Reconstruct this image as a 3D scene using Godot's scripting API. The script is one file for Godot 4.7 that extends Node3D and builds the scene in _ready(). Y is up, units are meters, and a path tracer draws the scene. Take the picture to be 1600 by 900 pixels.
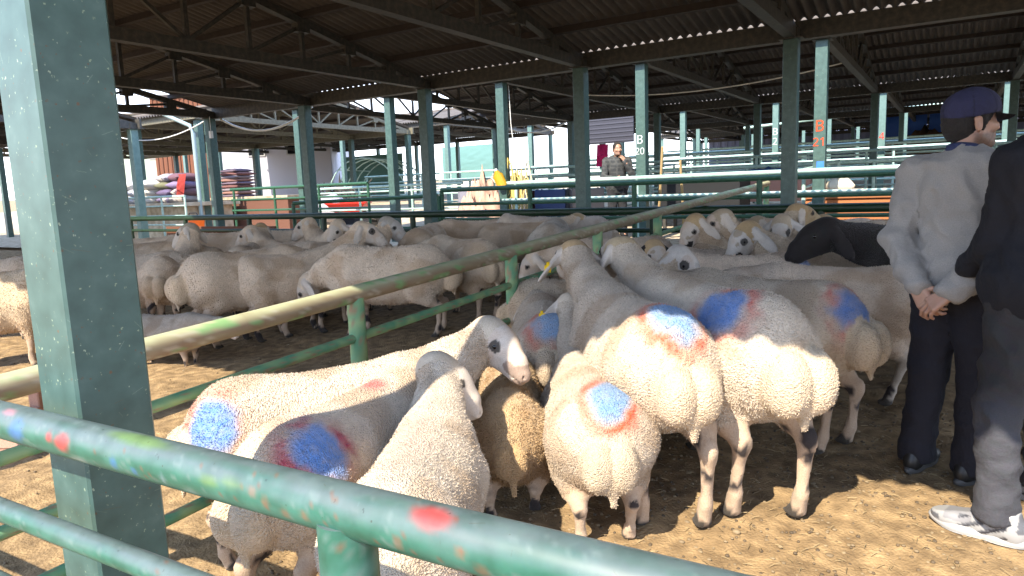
extends Node3D

var M := {}
var rng := RandomNumberGenerator.new()
var used_names := {}

func _ready():
	rng.seed = 7
	# ---- camera, sky, sun, exposure
	var cam := Camera3D.new()
	cam.name = "camera"
	cam.fov = 44.79
	cam.far = 600.0
	cam.near = 0.05
	add_child(cam)
	cam.position = Vector3(0, 1.4, 0)
	cam.rotation_degrees = Vector3(-8.13, 32.2, -2.15)
	cam.current = true
	var we := WorldEnvironment.new()
	we.name = "daylight"
	var env := Environment.new()
	env.background_mode = Environment.BG_SKY
	var sky := Sky.new()
	var sm := ProceduralSkyMaterial.new()
	sm.sky_top_color = Color(0.47, 0.56, 0.70)
	sm.sky_horizon_color = Color(0.83, 0.84, 0.85)
	sm.sky_curve = 0.12
	sm.sky_energy_multiplier = 1.0
	sm.ground_bottom_color = Color(0.30, 0.25, 0.19)
	sm.ground_horizon_color = Color(0.60, 0.58, 0.55)
	sky.sky_material = sm
	env.sky = sky
	env.background_energy_multiplier = 1.8
	env.tonemap_mode = Environment.TONE_MAPPER_LINEAR
	env.tonemap_exposure = 4.1
	env.sdfgi_enabled = true
	env.ssao_enabled = true
	env.ssil_enabled = true
	we.environment = env
	add_child(we)
	var sun := DirectionalLight3D.new()
	sun.name = "sun"
	sun.light_energy = 0.9
	sun.light_color = Color(1.0, 0.95, 0.87)
	sun.light_angular_distance = 0.5
	sun.shadow_enabled = true
	add_child(sun)
	sun.look_at_from_position(Vector3.ZERO, Vector3(0.03, -1.0, -1.0), Vector3.UP)
	make_materials()
	build_ground()
	build_sheds()
	build_fences()
	build_yard()
	build_flock()
	build_people()

# ------------------------------------------------------------------ naming
func numbered(n: String) -> String:
	if not used_names.has(n):
		used_names[n] = 0
		return n
	used_names[n] += 1
	return "%s_%03d" % [n, used_names[n]]

func tag(o: Node, label: String, category: String, group := "") -> Node:
	o.set_meta("label", label)
	o.set_meta("category", category)
	if group != "":
		o.set_meta("group", group)
	return o

func thing(called: String, label: String, category: String, pos := Vector3.ZERO, turn := 0.0, group := "") -> Node3D:
	var o := Node3D.new()
	o.name = numbered(called)
	add_child(o, true)
	o.position = pos
	o.rotation.y = turn
	tag(o, label, category, group)
	return o

func obj(called: String, mesh: Mesh, mat: Material, parent: Node = null) -> MeshInstance3D:
	var o := MeshInstance3D.new()
	o.mesh = mesh
	if mat != null:
		o.material_override = mat
	if parent == null:
		o.name = numbered(called)
		add_child(o, true)
	else:
		o.name = called
		parent.add_child(o, true)
	return o

func gy(z: float) -> float:
	return 0.048 * maxf(0.0, -z - 4.0)

# ------------------------------------------------------------------ mesh building
class MB:
	var v := PackedVector3Array()
	var n := PackedVector3Array()
	var c := PackedColorArray()
	var ix := PackedInt32Array()
	var col := Color(1, 1, 1)

	func tri(a: Vector3, b: Vector3, d: Vector3, nn: Vector3):
		var k := v.size()
		v.append(a); v.append(b); v.append(d)
		n.append(nn); n.append(nn); n.append(nn)
		c.append(col); c.append(col); c.append(col)
		if (b - a).cross(d - a).dot(nn) > 0.0:
			ix.append(k); ix.append(k + 2); ix.append(k + 1)
		else:
			ix.append(k); ix.append(k + 1); ix.append(k + 2)

	func quad(a: Vector3, b: Vector3, d: Vector3, e: Vector3, nn: Vector3):
		var k := v.size()
		v.append(a); v.append(b); v.append(d); v.append(e)
		for i in 4:
			n.append(nn)
			c.append(col)
		if (b - a).cross(d - a).dot(nn) > 0.0:
			ix.append_array(PackedInt32Array([k, k + 2, k + 1, k, k + 3, k + 2]))
		else:
			ix.append_array(PackedInt32Array([k, k + 1, k + 2, k, k + 2, k + 3]))

	# box with small chamfers
	func box(at: Vector3, size: Vector3, bs := Basis.IDENTITY, bev := 0.0):
		var h := size * 0.5
		if bev <= 0.0:
			for ax in 3:
				for s in [-1.0, 1.0]:
					var nn := Vector3.ZERO
					nn[ax] = s
					var p := []
					for q in [[-1, -1], [1, -1], [1, 1], [-1, 1]]:
						var w := Vector3.ZERO
						w[ax] = s * h[ax]
						w[(ax + 1) % 3] = q[0] * h[(ax + 1) % 3]
						w[(ax + 2) % 3] = q[1] * h[(ax + 2) % 3]
						p.append(at + bs * w)
					quad(p[0], p[1], p[2], p[3], (bs * nn).normalized())
			return
		var g := h - Vector3(bev, bev, bev)
		for ax in 3:
			var a1 := (ax + 1) % 3
			var a2 := (ax + 2) % 3
			for s in [-1.0, 1.0]:
				var nn := Vector3.ZERO
				nn[ax] = s
				var p := []
				for q in [[-1, -1], [1, -1], [1, 1], [-1, 1]]:
					var w := Vector3.ZERO
					w[ax] = s * h[ax]
					w[a1] = q[0] * g[a1]
					w[a2] = q[1] * g[a2]
					p.append(at + bs * w)
				quad(p[0], p[1], p[2], p[3], (bs * nn).normalized())
			for s1 in [-1.0, 1.0]:
				for s2 in [-1.0, 1.0]:
					var nn := Vector3.ZERO
					nn[a1] = s1
					nn[a2] = s2
					var p := []
					for q in [[-1, 0], [1, 0], [1, 1], [-1, 1]]:
						var w := Vector3.ZERO
						w[ax] = q[0] * g[ax]
						w[a1] = s1 * (h[a1] if q[1] == 0 else g[a1])
						w[a2] = s2 * (g[a2] if q[1] == 0 else h[a2])
						p.append(at + bs * w)
					quad(p[0], p[1], p[2], p[3], (bs * nn.normalized()))
		for sx in [-1.0, 1.0]:
			for sy in [-1.0, 1.0]:
				for sz in [-1.0, 1.0]:
					var s := Vector3(sx, sy, sz)
					tri(at + bs * (s * Vector3(h.x, g.y, g.z)), at + bs * (s * Vector3(g.x, h.y, g.z)), at + bs * (s * Vector3(g.x, g.y, h.z)), bs * s.normalized())

	# bar between two points with a rectangular section
	func bar(a: Vector3, b: Vector3, w: float, hgt: float, bev := 0.0):
		var d := b - a
		var l := d.length()
		d /= l
		var side := d.cross(Vector3.UP)
		if side.length() < 0.01:
			side = Vector3.RIGHT
		side = side.normalized()
		var up := side.cross(d).normalized()
		box((a + b) * 0.5, Vector3(l, hgt, w), Basis(d, up, side), bev)

	func tube(pts: Array, rad: Array, seg := 12, caps := true, ell := 1.0, upv := Vector3.UP):
		var k0 := v.size()
		var m := pts.size()
		for i in m:
			var a: Vector3 = pts[maxi(i - 1, 0)]
			var b: Vector3 = pts[mini(i + 1, m - 1)]
			var d := (b - a).normalized()
			var side := d.cross(upv)
			if side.length() < 0.05:
				side = d.cross(Vector3(0.3, 0.1, 0.95))
			side = side.normalized()
			var up := side.cross(d).normalized()
			for j in seg:
				var t := TAU * j / seg
				var nn := side * cos(t) + up * sin(t)
				var r: float = rad[i]
				v.append(pts[i] + side * cos(t) * r + up * sin(t) * r * ell)
				n.append(nn)
				c.append(col)
		for i in m - 1:
			for j in seg:
				var p := k0 + i * seg + j
				var q := k0 + i * seg + (j + 1) % seg
				ix.append_array(PackedInt32Array([p, q, p + seg, q, q + seg, p + seg]))
		if caps:
			for e in [0, m - 1]:
				var d: Vector3 = (pts[1] - pts[0]).normalized() * -1.0 if e == 0 else (pts[m - 1] - pts[m - 2]).normalized()
				var kc := v.size()
				v.append(pts[e])
				n.append(d)
				c.append(col)
				for j in seg:
					v.append(v[k0 + e * seg + j])
					n.append(d)
					c.append(col)
				for j in seg:
					if e == 0:
						ix.append_array(PackedInt32Array([kc, kc + 1 + (j + 1) % seg, kc + 1 + j]))
					else:
						ix.append_array(PackedInt32Array([kc, kc + 1 + j, kc + 1 + (j + 1) % seg]))

	func mesh() -> ArrayMesh:
		var am := ArrayMesh.new()
		var arr := []
		arr.resize(Mesh.ARRAY_MAX)
		arr[Mesh.ARRAY_VERTEX] = v
		arr[Mesh.ARRAY_NORMAL] = n
		arr[Mesh.ARRAY_COLOR] = c
		arr[Mesh.ARRAY_INDEX] = ix
		am.add_surface_from_arrays(Mesh.PRIMITIVE_TRIANGLES, arr)
		return am

# ------------------------------------------------------------------ materials
func noise_img(w: int, freq: float, oct: int, type := FastNoiseLite.TYPE_SIMPLEX_SMOOTH, sd := 1) -> Image:
	var f := FastNoiseLite.new()
	f.seed = sd
	f.noise_type = type
	f.frequency = freq
	f.fractal_octaves = oct
	return f.get_seamless_image(w, w)

func ramp_tex(img: Image, stops: Array) -> ImageTexture:
	var g := Gradient.new()
	var offs := PackedFloat32Array()
	var cols := PackedColorArray()
	for s in stops:
		offs.append(s[0])
		cols.append(s[1])
	g.offsets = offs
	g.colors = cols
	var w := img.get_width()
	var src := img.duplicate()
	src.convert(Image.FORMAT_L8)
	var d: PackedByteArray = src.get_data()
	var lut := PackedByteArray()
	for i in 256:
		var q := g.sample(i / 255.0)
		lut.append(int(q.r * 255)); lut.append(int(q.g * 255)); lut.append(int(q.b * 255))
	var out := PackedByteArray()
	out.resize(w * w * 3)
	for i in w * w:
		var k := d[i] * 3
		out[i * 3] = lut[k]
		out[i * 3 + 1] = lut[k + 1]
		out[i * 3 + 2] = lut[k + 2]
	return ImageTexture.create_from_image(Image.create_from_data(w, w, false, Image.FORMAT_RGB8, out))

func tri_mat(tex: Texture2D, scale: float, rough := 0.9, tint := Color(1, 1, 1)) -> StandardMaterial3D:
	var m := StandardMaterial3D.new()
	m.albedo_color = tint
	m.albedo_texture = tex
	m.uv1_triplanar = true
	m.uv1_world_triplanar = true
	m.uv1_scale = Vector3(scale, scale, scale)
	m.roughness = rough
	m.vertex_color_use_as_albedo = true
	return m

func relief(m: StandardMaterial3D, img: Image, depth_cm: float):
	m.heightmap_enabled = true
	m.heightmap_scale = depth_cm
	m.heightmap_texture = ImageTexture.create_from_image(img)

func plain(c: Color, rough := 0.8, metal := 0.0) -> StandardMaterial3D:
	var m := StandardMaterial3D.new()
	m.albedo_color = c
	m.roughness = rough
	m.metallic = metal
	m.vertex_color_use_as_albedo = true
	return m

func speck_tex(base: Array, specks: Array, count: int, sd: int, sz := 512) -> ImageTexture:
	# paint with soft tone changes, chips, scratches and grime
	var t := ramp_tex(noise_img(sz, 0.012, 5, FastNoiseLite.TYPE_SIMPLEX_SMOOTH, sd), base)
	var im := t.get_image()
	var r := RandomNumberGenerator.new()
	r.seed = sd
	for i in count:
		var x := r.randi_range(4, sz - 12)
		var y := r.randi_range(4, sz - 12)
		var q: Color = specks[r.randi() % specks.size()]
		var w := r.randi_range(1, 2)
		if r.randf() < 0.06:
			w = r.randi_range(3, 5)
		for k in r.randi_range(1, 4):
			im.fill_rect(Rect2i(x + r.randi_range(-1, 2), y + r.randi_range(-1, 2), w, r.randi_range(1, w + 1)), q)
	for i in count / 14:
		var x := r.randf_range(10, sz - 10)
		var y := r.randf_range(10, sz - 10)
		var a := r.randf() * TAU
		var q: Color = specks[r.randi() % specks.size()]
		for k in r.randi_range(6, 34):
			x += cos(a)
			y += sin(a)
			if x < 1 or y < 1 or x > sz - 2 or y > sz - 2:
				break
			var b := im.get_pixel(int(x), int(y))
			im.set_pixel(int(x), int(y), b.lerp(q, 0.55))
	return ImageTexture.create_from_image(im)

func make_materials():
	var soft := noise_img(512, 0.02, 5, FastNoiseLite.TYPE_SIMPLEX_SMOOTH, 3)
	var fine := noise_img(512, 0.08, 4, FastNoiseLite.TYPE_SIMPLEX_SMOOTH, 4)
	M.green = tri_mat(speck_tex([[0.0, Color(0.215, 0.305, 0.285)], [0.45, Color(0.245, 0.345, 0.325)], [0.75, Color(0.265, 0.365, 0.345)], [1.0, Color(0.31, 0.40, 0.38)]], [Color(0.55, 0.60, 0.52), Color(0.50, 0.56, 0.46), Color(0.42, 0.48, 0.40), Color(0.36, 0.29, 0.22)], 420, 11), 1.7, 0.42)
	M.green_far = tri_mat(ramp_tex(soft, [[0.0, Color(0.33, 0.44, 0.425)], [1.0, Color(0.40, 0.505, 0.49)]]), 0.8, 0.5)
	M.rail = tri_mat(speck_tex([[0.0, Color(0.72, 0.76, 0.74)], [0.4, Color(0.88, 0.88, 0.88)], [0.7, Color(0.94, 0.94, 0.94)], [1.0, Color(0.82, 0.84, 0.86)]], [Color(1, 1, 1), Color(0.7, 0.72, 0.68), Color(0.6, 0.45, 0.35), Color(0.4, 0.4, 0.38)], 90, 12), 2.2, 0.42)
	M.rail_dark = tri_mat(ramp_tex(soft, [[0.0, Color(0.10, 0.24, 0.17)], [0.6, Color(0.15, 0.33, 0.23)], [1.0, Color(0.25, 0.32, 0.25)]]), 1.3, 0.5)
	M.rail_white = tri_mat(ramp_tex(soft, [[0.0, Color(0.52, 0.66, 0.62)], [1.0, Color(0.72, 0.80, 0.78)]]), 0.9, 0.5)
	M.steel = tri_mat(ramp_tex(soft, [[0.0, Color(0.17, 0.17, 0.16)], [0.6, Color(0.25, 0.24, 0.22)], [1.0, Color(0.33, 0.29, 0.25)]]), 1.2, 0.6)
	M.steel_pale = tri_mat(ramp_tex(soft, [[0.0, Color(0.36, 0.34, 0.28)], [1.0, Color(0.46, 0.44, 0.37)]]), 0.9, 0.6)
	M.purlin = tri_mat(ramp_tex(soft, [[0.0, Color(0.19, 0.16, 0.15)], [1.0, Color(0.25, 0.215, 0.20)]]), 1.2, 0.75)
	M.sheet = tri_mat(ramp_tex(soft, [[0.0, Color(0.32, 0.295, 0.275)], [0.5, Color(0.37, 0.34, 0.315)], [1.0, Color(0.43, 0.40, 0.375)]]), 0.3, 0.9)
	var dirt_im := noise_img(1024, 0.012, 6, FastNoiseLite.TYPE_SIMPLEX_SMOOTH, 21)
	M.dirt = tri_mat(ramp_tex(dirt_im, [[0.0, Color(0.39, 0.315, 0.215)], [0.35, Color(0.49, 0.405, 0.285)], [0.6, Color(0.57, 0.475, 0.34)], [0.85, Color(0.64, 0.54, 0.39)], [1.0, Color(0.71, 0.61, 0.46)]]), 0.6, 0.95)
	relief(M.dirt, noise_img(1024, 0.09, 5, FastNoiseLite.TYPE_SIMPLEX_SMOOTH, 22), 0.5)
	M.concrete = tri_mat(ramp_tex(soft, [[0.0, Color(0.55, 0.49, 0.40)], [0.5, Color(0.68, 0.62, 0.53)], [1.0, Color(0.78, 0.73, 0.64)]]), 0.35, 0.9)
	M.wood = tri_mat(ramp_tex(noise_img(512, 0.03, 4, FastNoiseLite.TYPE_SIMPLEX, 31), [[0.0, Color(0.42, 0.30, 0.20)], [0.5, Color(0.60, 0.46, 0.34)], [1.0, Color(0.70, 0.57, 0.44)]]), 2.0, 0.85)
	M.white_wall = tri_mat(ramp_tex(soft, [[0.0, Color(0.74, 0.74, 0.74)], [1.0, Color(0.86, 0.86, 0.85)]]), 0.3, 0.9)
	M.cloth = tri_mat(ramp_tex(fine, [[0.0, Color(0.78, 0.78, 0.78)], [1.0, Color(1, 1, 1)]]), 3.0, 0.95)
	M.paint = plain(Color(1, 1, 1), 0.7)
	M.gloss = plain(Color(1, 1, 1), 0.18)
	M.rubber = plain(Color(1, 1, 1), 0.6)

# ------------------------------------------------------------------ ground
func build_ground():
	var nz := FastNoiseLite.new()
	nz.seed = 5
	nz.frequency = 0.9
	nz.fractal_octaves = 4
	var nf := FastNoiseLite.new()
	nf.seed = 6
	nf.frequency = 6.0
	nf.fractal_octaves = 3
	# the pens' dirt floor, finely uneven
	var m := MB.new()
	var x0 := -10.0
	var z0 := 1.0
	var st := 0.06
	var nx := 226
	var nzc := 176
	var hs := PackedFloat32Array()
	hs.resize((nx + 1) * (nzc + 1))
	for j in nzc + 1:
		for i in nx + 1:
			var x := x0 + i * st
			var z := z0 - j * st
			hs[j * (nx + 1) + i] = gy(z) + nz.get_noise_2d(x, z) * 0.035 + nf.get_noise_2d(x, z) * 0.016
	for j in nzc + 1:
		for i in nx + 1:
			var k := j * (nx + 1) + i
			m.v.append(Vector3(x0 + i * st, hs[k], z0 - j * st))
			var l := hs[k - 1] if i > 0 else hs[k]
			var r := hs[k + 1] if i < nx else hs[k]
			var u := hs[k - nx - 1] if j > 0 else hs[k]
			var d := hs[k + nx + 1] if j < nzc else hs[k]
			m.n.append(Vector3(l - r, 2 * st, d - u).normalized())
			m.c.append(Color(1, 1, 1))
			if i < nx and j < nzc:
				m.ix.append_array(PackedInt32Array([k, k + nx + 1, k + 1, k + 1, k + nx + 1, k + nx + 2]))
	var o := obj("ground", m.mesh(), M.dirt)
	o.set_meta("kind", "structure")
	# the land round it, out to the horizon
	m = MB.new()
	var zs := [60.0, 1.0, -4.0, -9.2, -60.0, -300.0]
	var ys := [-0.06, -0.06, -0.06, gy(-9.2) - 0.06, gy(-60.0) - 0.06, gy(-60.0) - 0.06]
	for j in zs.size() - 1:
		var a := Vector3(-300, ys[j], zs[j])
		var b := Vector3(300, ys[j], zs[j])
		var d := Vector3(300, ys[j + 1], zs[j + 1])
		var e := Vector3(-300, ys[j + 1], zs[j + 1])
		m.quad(a, b, d, e, (b - a).cross(e - a).normalized())
	o = obj("terrain", m.mesh(), M.dirt)
	o.set_meta("kind", "structure")
	# pale concrete walkways between and beside the sheds
	m = MB.new()
	for r in [[-9.2, -48.0, -60.0, 30.0]]:
		var a := Vector3(r[2], gy(r[0]) + 0.02, r[0])
		var b := Vector3(r[3], gy(r[0]) + 0.02, r[0])
		var d := Vector3(r[3], gy(r[1]) + 0.02, r[1])
		var e := Vector3(r[2], gy(r[1]) + 0.02, r[1])
		m.quad(a, b, d, e, (b - a).cross(e - a).normalized())
	o = obj("path", m.mesh(), M.concrete)
	o.set_meta("kind", "structure")
	build_litter()

func build_litter():
	# straw bits, droppings and clods trodden into the pen floor
	var straw := MB.new()
	straw.tube([Vector3(-0.5, 0, 0), Vector3(0.1, 0.05, 0.02), Vector3(0.5, 0, 0)], [0.035, 0.045, 0.03], 4)
	var lump := SphereMesh.new()
	lump.radius = 1.0
	lump.height = 1.5
	lump.radial_segments = 8
	lump.rings = 4
	for kind in 3:
		var mm := MultiMesh.new()
		mm.transform_format = MultiMesh.TRANSFORM_3D
		mm.use_colors = true
		mm.mesh = straw.mesh() if kind == 0 else lump
		var cnt: int = [7500, 3000, 5000][kind]
		mm.instance_count = cnt
		for i in cnt:
			var near := rng.randf() < 0.75
			var z := rng.randf_range(-0.5, -4.6) if near else rng.randf_range(-0.5, -8.5)
			var x := rng.randf_range(-2.4, 2.2) if near else rng.randf_range(-9.0, 3.0)
			var s := 0.0
			var b := Basis(Vector3.UP, rng.randf() * TAU)
			var q := Color(1, 1, 1)
			if kind == 0:
				s = rng.randf_range(0.010, 0.042)
				b = b * Basis(Vector3.BACK, rng.randf_range(-0.3, 0.3))
				q = Color(0.36, 0.27, 0.14).lerp(Color(0.20, 0.14, 0.07), rng.randf())
			elif kind == 1:
				s = rng.randf_range(0.005, 0.009)
				q = Color(0.07, 0.05, 0.03).lerp(Color(0.13, 0.09, 0.05), rng.randf())
			else:
				s = rng.randf_range(0.003, 0.010) * (1.0 if rng.randf() < 0.95 else 1.8)
				b = b.scaled(Vector3(1, rng.randf_range(0.5, 0.9), rng.randf_range(0.6, 1.0)))
				q = Color(0.25, 0.185, 0.105).lerp(Color(0.16, 0.115, 0.065), rng.randf())
			mm.set_instance_transform(i, Transform3D(b.scaled(Vector3(s, s, s)), Vector3(x, ground_y(x, z) + s * 0.25, z)))
			mm.set_instance_color(i, q)
		var o := MultiMeshInstance3D.new()
		o.name = ["straw_litter", "droppings", "dirt_clods"][kind]
		o.multimesh = mm
		o.material_override = M.paint
		add_child(o, true)
		o.set_meta("kind", "stuff")
		o.set_meta("label", ["short dry straw scattered over the dirt floor of the pens", "small dark droppings strewn over the dirt floor of the pens", "crumbled clods of dirt lying over the pen floor"][kind])
		o.set_meta("category", ["straw", "droppings", "clods"][kind])

var gn1: FastNoiseLite
var gn2: FastNoiseLite
func ground_y(x: float, z: float) -> float:
	if gn1 == null:
		gn1 = FastNoiseLite.new()
		gn1.seed = 5
		gn1.frequency = 0.9
		gn1.fractal_octaves = 4
		gn2 = FastNoiseLite.new()
		gn2.seed = 6
		gn2.frequency = 6.0
		gn2.fractal_octaves = 3
	return gy(z) + gn1.get_noise_2d(x, z) * 0.035 + gn2.get_noise_2d(x, z) * 0.016

# ------------------------------------------------------------------ sheds
const BAY := 2.76
const PITCH := 0.205

var sheet_meshes := {}
func sheet_mesh(w: float, l: float) -> ArrayMesh:
	# corrugated sheet, crests running down the slope (along z), origin at its lower corner
	var key := "%.2f_%.2f" % [w, l]
	if sheet_meshes.has(key):
		return sheet_meshes[key]
	var m := MB.new()
	var waves := roundi(w / 0.1255)
	var seg := waves * 8
	for j in 2:
		for i in seg + 1:
			var t := float(i) / seg
			var ph := t * waves * TAU
			m.v.append(Vector3(t * w, cos(ph) * 0.03, -l * j))
			m.n.append(Vector3(sin(ph) * 0.03 * TAU / 0.1255, 1, 0).normalized())
			m.c.append(Color(1, 1, 1))
			if j == 0 and i < seg:
				var k := i
				m.ix.append_array(PackedInt32Array([k, k + seg + 1, k + 1, k + 1, k + seg + 1, k + seg + 2]))
	sheet_meshes[key] = m.mesh()
	return sheet_meshes[key]

func shed(label: String, xr: float, bays: int, zn: float, zf: float, ch: float, steel: Material, detail: bool, eave := 0.5):
	# xr = x of its rightmost column line, bays run to the left; zn and zf the two column rows; ch = underside of the trusses
	var root := thing("market_shed", label, "shed", Vector3(xr, 0, zn))
	var span := zn - zf
	var length := BAY * bays
	for k in bays + 1:
		for s in 2:
			var z := 0.0 if s == 0 else -span
			var by := gy(zn + z) - 0.08
			var m := MB.new()
			m.box(Vector3(0, (ch + by) * 0.5, 0), Vector3(0.165, ch - by, 0.165), Basis.IDENTITY, 0.006)
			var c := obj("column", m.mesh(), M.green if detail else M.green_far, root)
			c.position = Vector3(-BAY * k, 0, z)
			if detail or true:
				m = MB.new()
				m.box(Vector3(0, ch + 0.006, 0), Vector3(0.26, 0.012, 0.24))
				m.box(Vector3(0, ch + 0.07, 0), Vector3(0.15, 0.116, 0.15))
				obj("cap_plate", m.mesh(), steel, c)
	# trusses
	var apex := span * 0.5 * PITCH
	var bc := 0.13
	for k in bays + 1:
		var x := -BAY * k
		var m := MB.new()
		m.bar(Vector3(0, ch + 0.012 + bc * 0.5, 0.08), Vector3(0, ch + 0.012 + bc * 0.5, -span - 0.08), 0.12, bc)
		var t := obj("truss", m.mesh(), steel, root)
		t.position.x = x
		var y0 := ch + bc * 0.75
		var bars := []
		bars.append(["top_chord", Vector3(0, y0, 0.05), Vector3(0, y0 + apex, -span * 0.5 + 0.002), 0.10, 0.09])
		bars.append(["top_chord", Vector3(0, y0 + apex, -span * 0.5 - 0.002), Vector3(0, y0, -span - 0.05), 0.10, 0.09])
		var nn := 10
		for i in range(1, nn):
			var z := -span * i / nn
			var yt := y0 + apex * (1.0 - absf(i - nn * 0.5) / (nn * 0.5)) - 0.04
			bars.append(["strut", Vector3(0, ch + bc, z), Vector3(0, yt, z), 0.05, 0.05])
			if i != nn / 2:
				var zi := -span * (i + (1 if i < nn / 2 else -1)) / nn
				bars.append(["diagonal", Vector3(0.002, yt, z), Vector3(0.002, ch + bc, zi), 0.04, 0.04])
		if detail:
			for b in bars:
				m = MB.new()
				m.bar(b[1], b[2], b[3], b[4])
				obj(b[0], m.mesh(), steel, t)
			for i: int in [1, 2, 3, 4, 6, 7, 8, 9]:
				var z := -span * i / nn
				var yt := y0 + apex * (1.0 - absf(i - nn * 0.5) / (nn * 0.5))
				m = MB.new()
				m.box(Vector3(0, yt - 0.05, z), Vector3(0.112, 0.15, 0.2))
				obj("gusset", m.mesh(), steel, t)
		else:
			m = MB.new()
			for b in bars:
				m.bar(b[1], b[2], b[3], b[4])
			obj("web", m.mesh(), steel, t)
	# purlins, eave beams and sheets
	var slope := atan(PITCH)
	for side in 2:
		var sg := 1.0 if side == 0 else -1.0
		for i in range(1, 6):
			var d := span * i / 10.0
			if i == 5:
				d = span * 0.5 - 0.08
			var m := MB.new()
			m.box(Vector3(-length * 0.5, 0, 0), Vector3(length + 0.3, 0.085, 0.05), Basis(Vector3.RIGHT, slope * sg))
			var z := -d if side == 0 else -span + d
			var p := obj("purlin", m.mesh(), M.purlin, root)
			p.position = Vector3(0, ch + bc * 0.75 + 0.045 + PITCH * d + 0.042, z)
		var m2 := MB.new()
		m2.box(Vector3(-length * 0.5, 0, 0), Vector3(length + 0.34, 0.19, 0.05))
		m2.box(Vector3(-length * 0.5, -0.105, 0.03 * sg), Vector3(length + 0.34, 0.02, 0.11))
		var eb := obj("eave_beam", m2.mesh(), steel, root)
		eb.position = Vector3(0, ch + 0.125, (0.11 if side == 0 else -span - 0.11))
		var over := eave if side == 0 else 0.135
		var l := (span * 0.5 + over) / cos(slope) + 0.02
		var sm := sheet_mesh(BAY + 0.02, l)
		for k in bays:
			var s := obj("roof_sheet", sm, M.sheet, root)
			var lift := 0.003 * (k % 2)
			if side == 0:
				s.transform = Transform3D(Basis(Vector3.RIGHT, slope), Vector3(-BAY * (k + 1), ch + 0.262 + lift - over * PITCH, over))
			else:
				s.transform = Transform3D(Basis(Vector3.UP, PI) * Basis(Vector3.RIGHT, slope), Vector3(-BAY * k, ch + 0.262 + lift - over * PITCH, -span - over))
	var mr := MB.new()
	mr.tube([Vector3(0.1, ch + 0.29 + apex, -span * 0.5), Vector3(-length - 0.1, ch + 0.29 + apex, -span * 0.5)], [0.07, 0.07], 10)
	obj("ridge_cap", mr.mesh(), M.sheet, root)
	return root

func build_sheds():
	shed("dark green steel shed roofing the sheep pens, its near column beside the front rail", -1.67 + BAY * 3, 7, -0.82, -9.02, 3.0, M.steel, true, 0.5)
	shed("open shed behind the sheep pens across the narrow walkway", -1.67 + BAY * 5, 9, -11.3, -19.5, 3.34, M.steel, true, 0.28)
	shed("third open shed in line, behind the grey wall panel", -1.67 + BAY * 7, 11, -21.8, -30.0, 3.60, M.steel, false, 0.28)
	shed("fourth open shed in line, hay and blue sheeting beneath it", -1.67 + BAY * 9, 13, -32.3, -40.5, 3.85, M.steel, false, 0.28)
	shed("farthest open shed, closed by a pale ribbed wall", -1.67 + BAY * 10, 15, -42.8, -51.0, 4.1, M.steel, false, 0.28)
	shed("shed with brown roof at the left end of the sheep pen row", -15.47, 5, -0.82, -9.02, 3.0, M.steel, false, 0.5)
	shed("shed with pale cream trusses seen past the open gable", -16.4, 6, -11.3, -19.5, 3.42, M.steel_pale, true, 0.28)
	shed("distant shed with dark trusses behind the hoop frames", -16.4, 6, -21.8, -30.0, 3.85, M.steel, false, 0.28)

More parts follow.
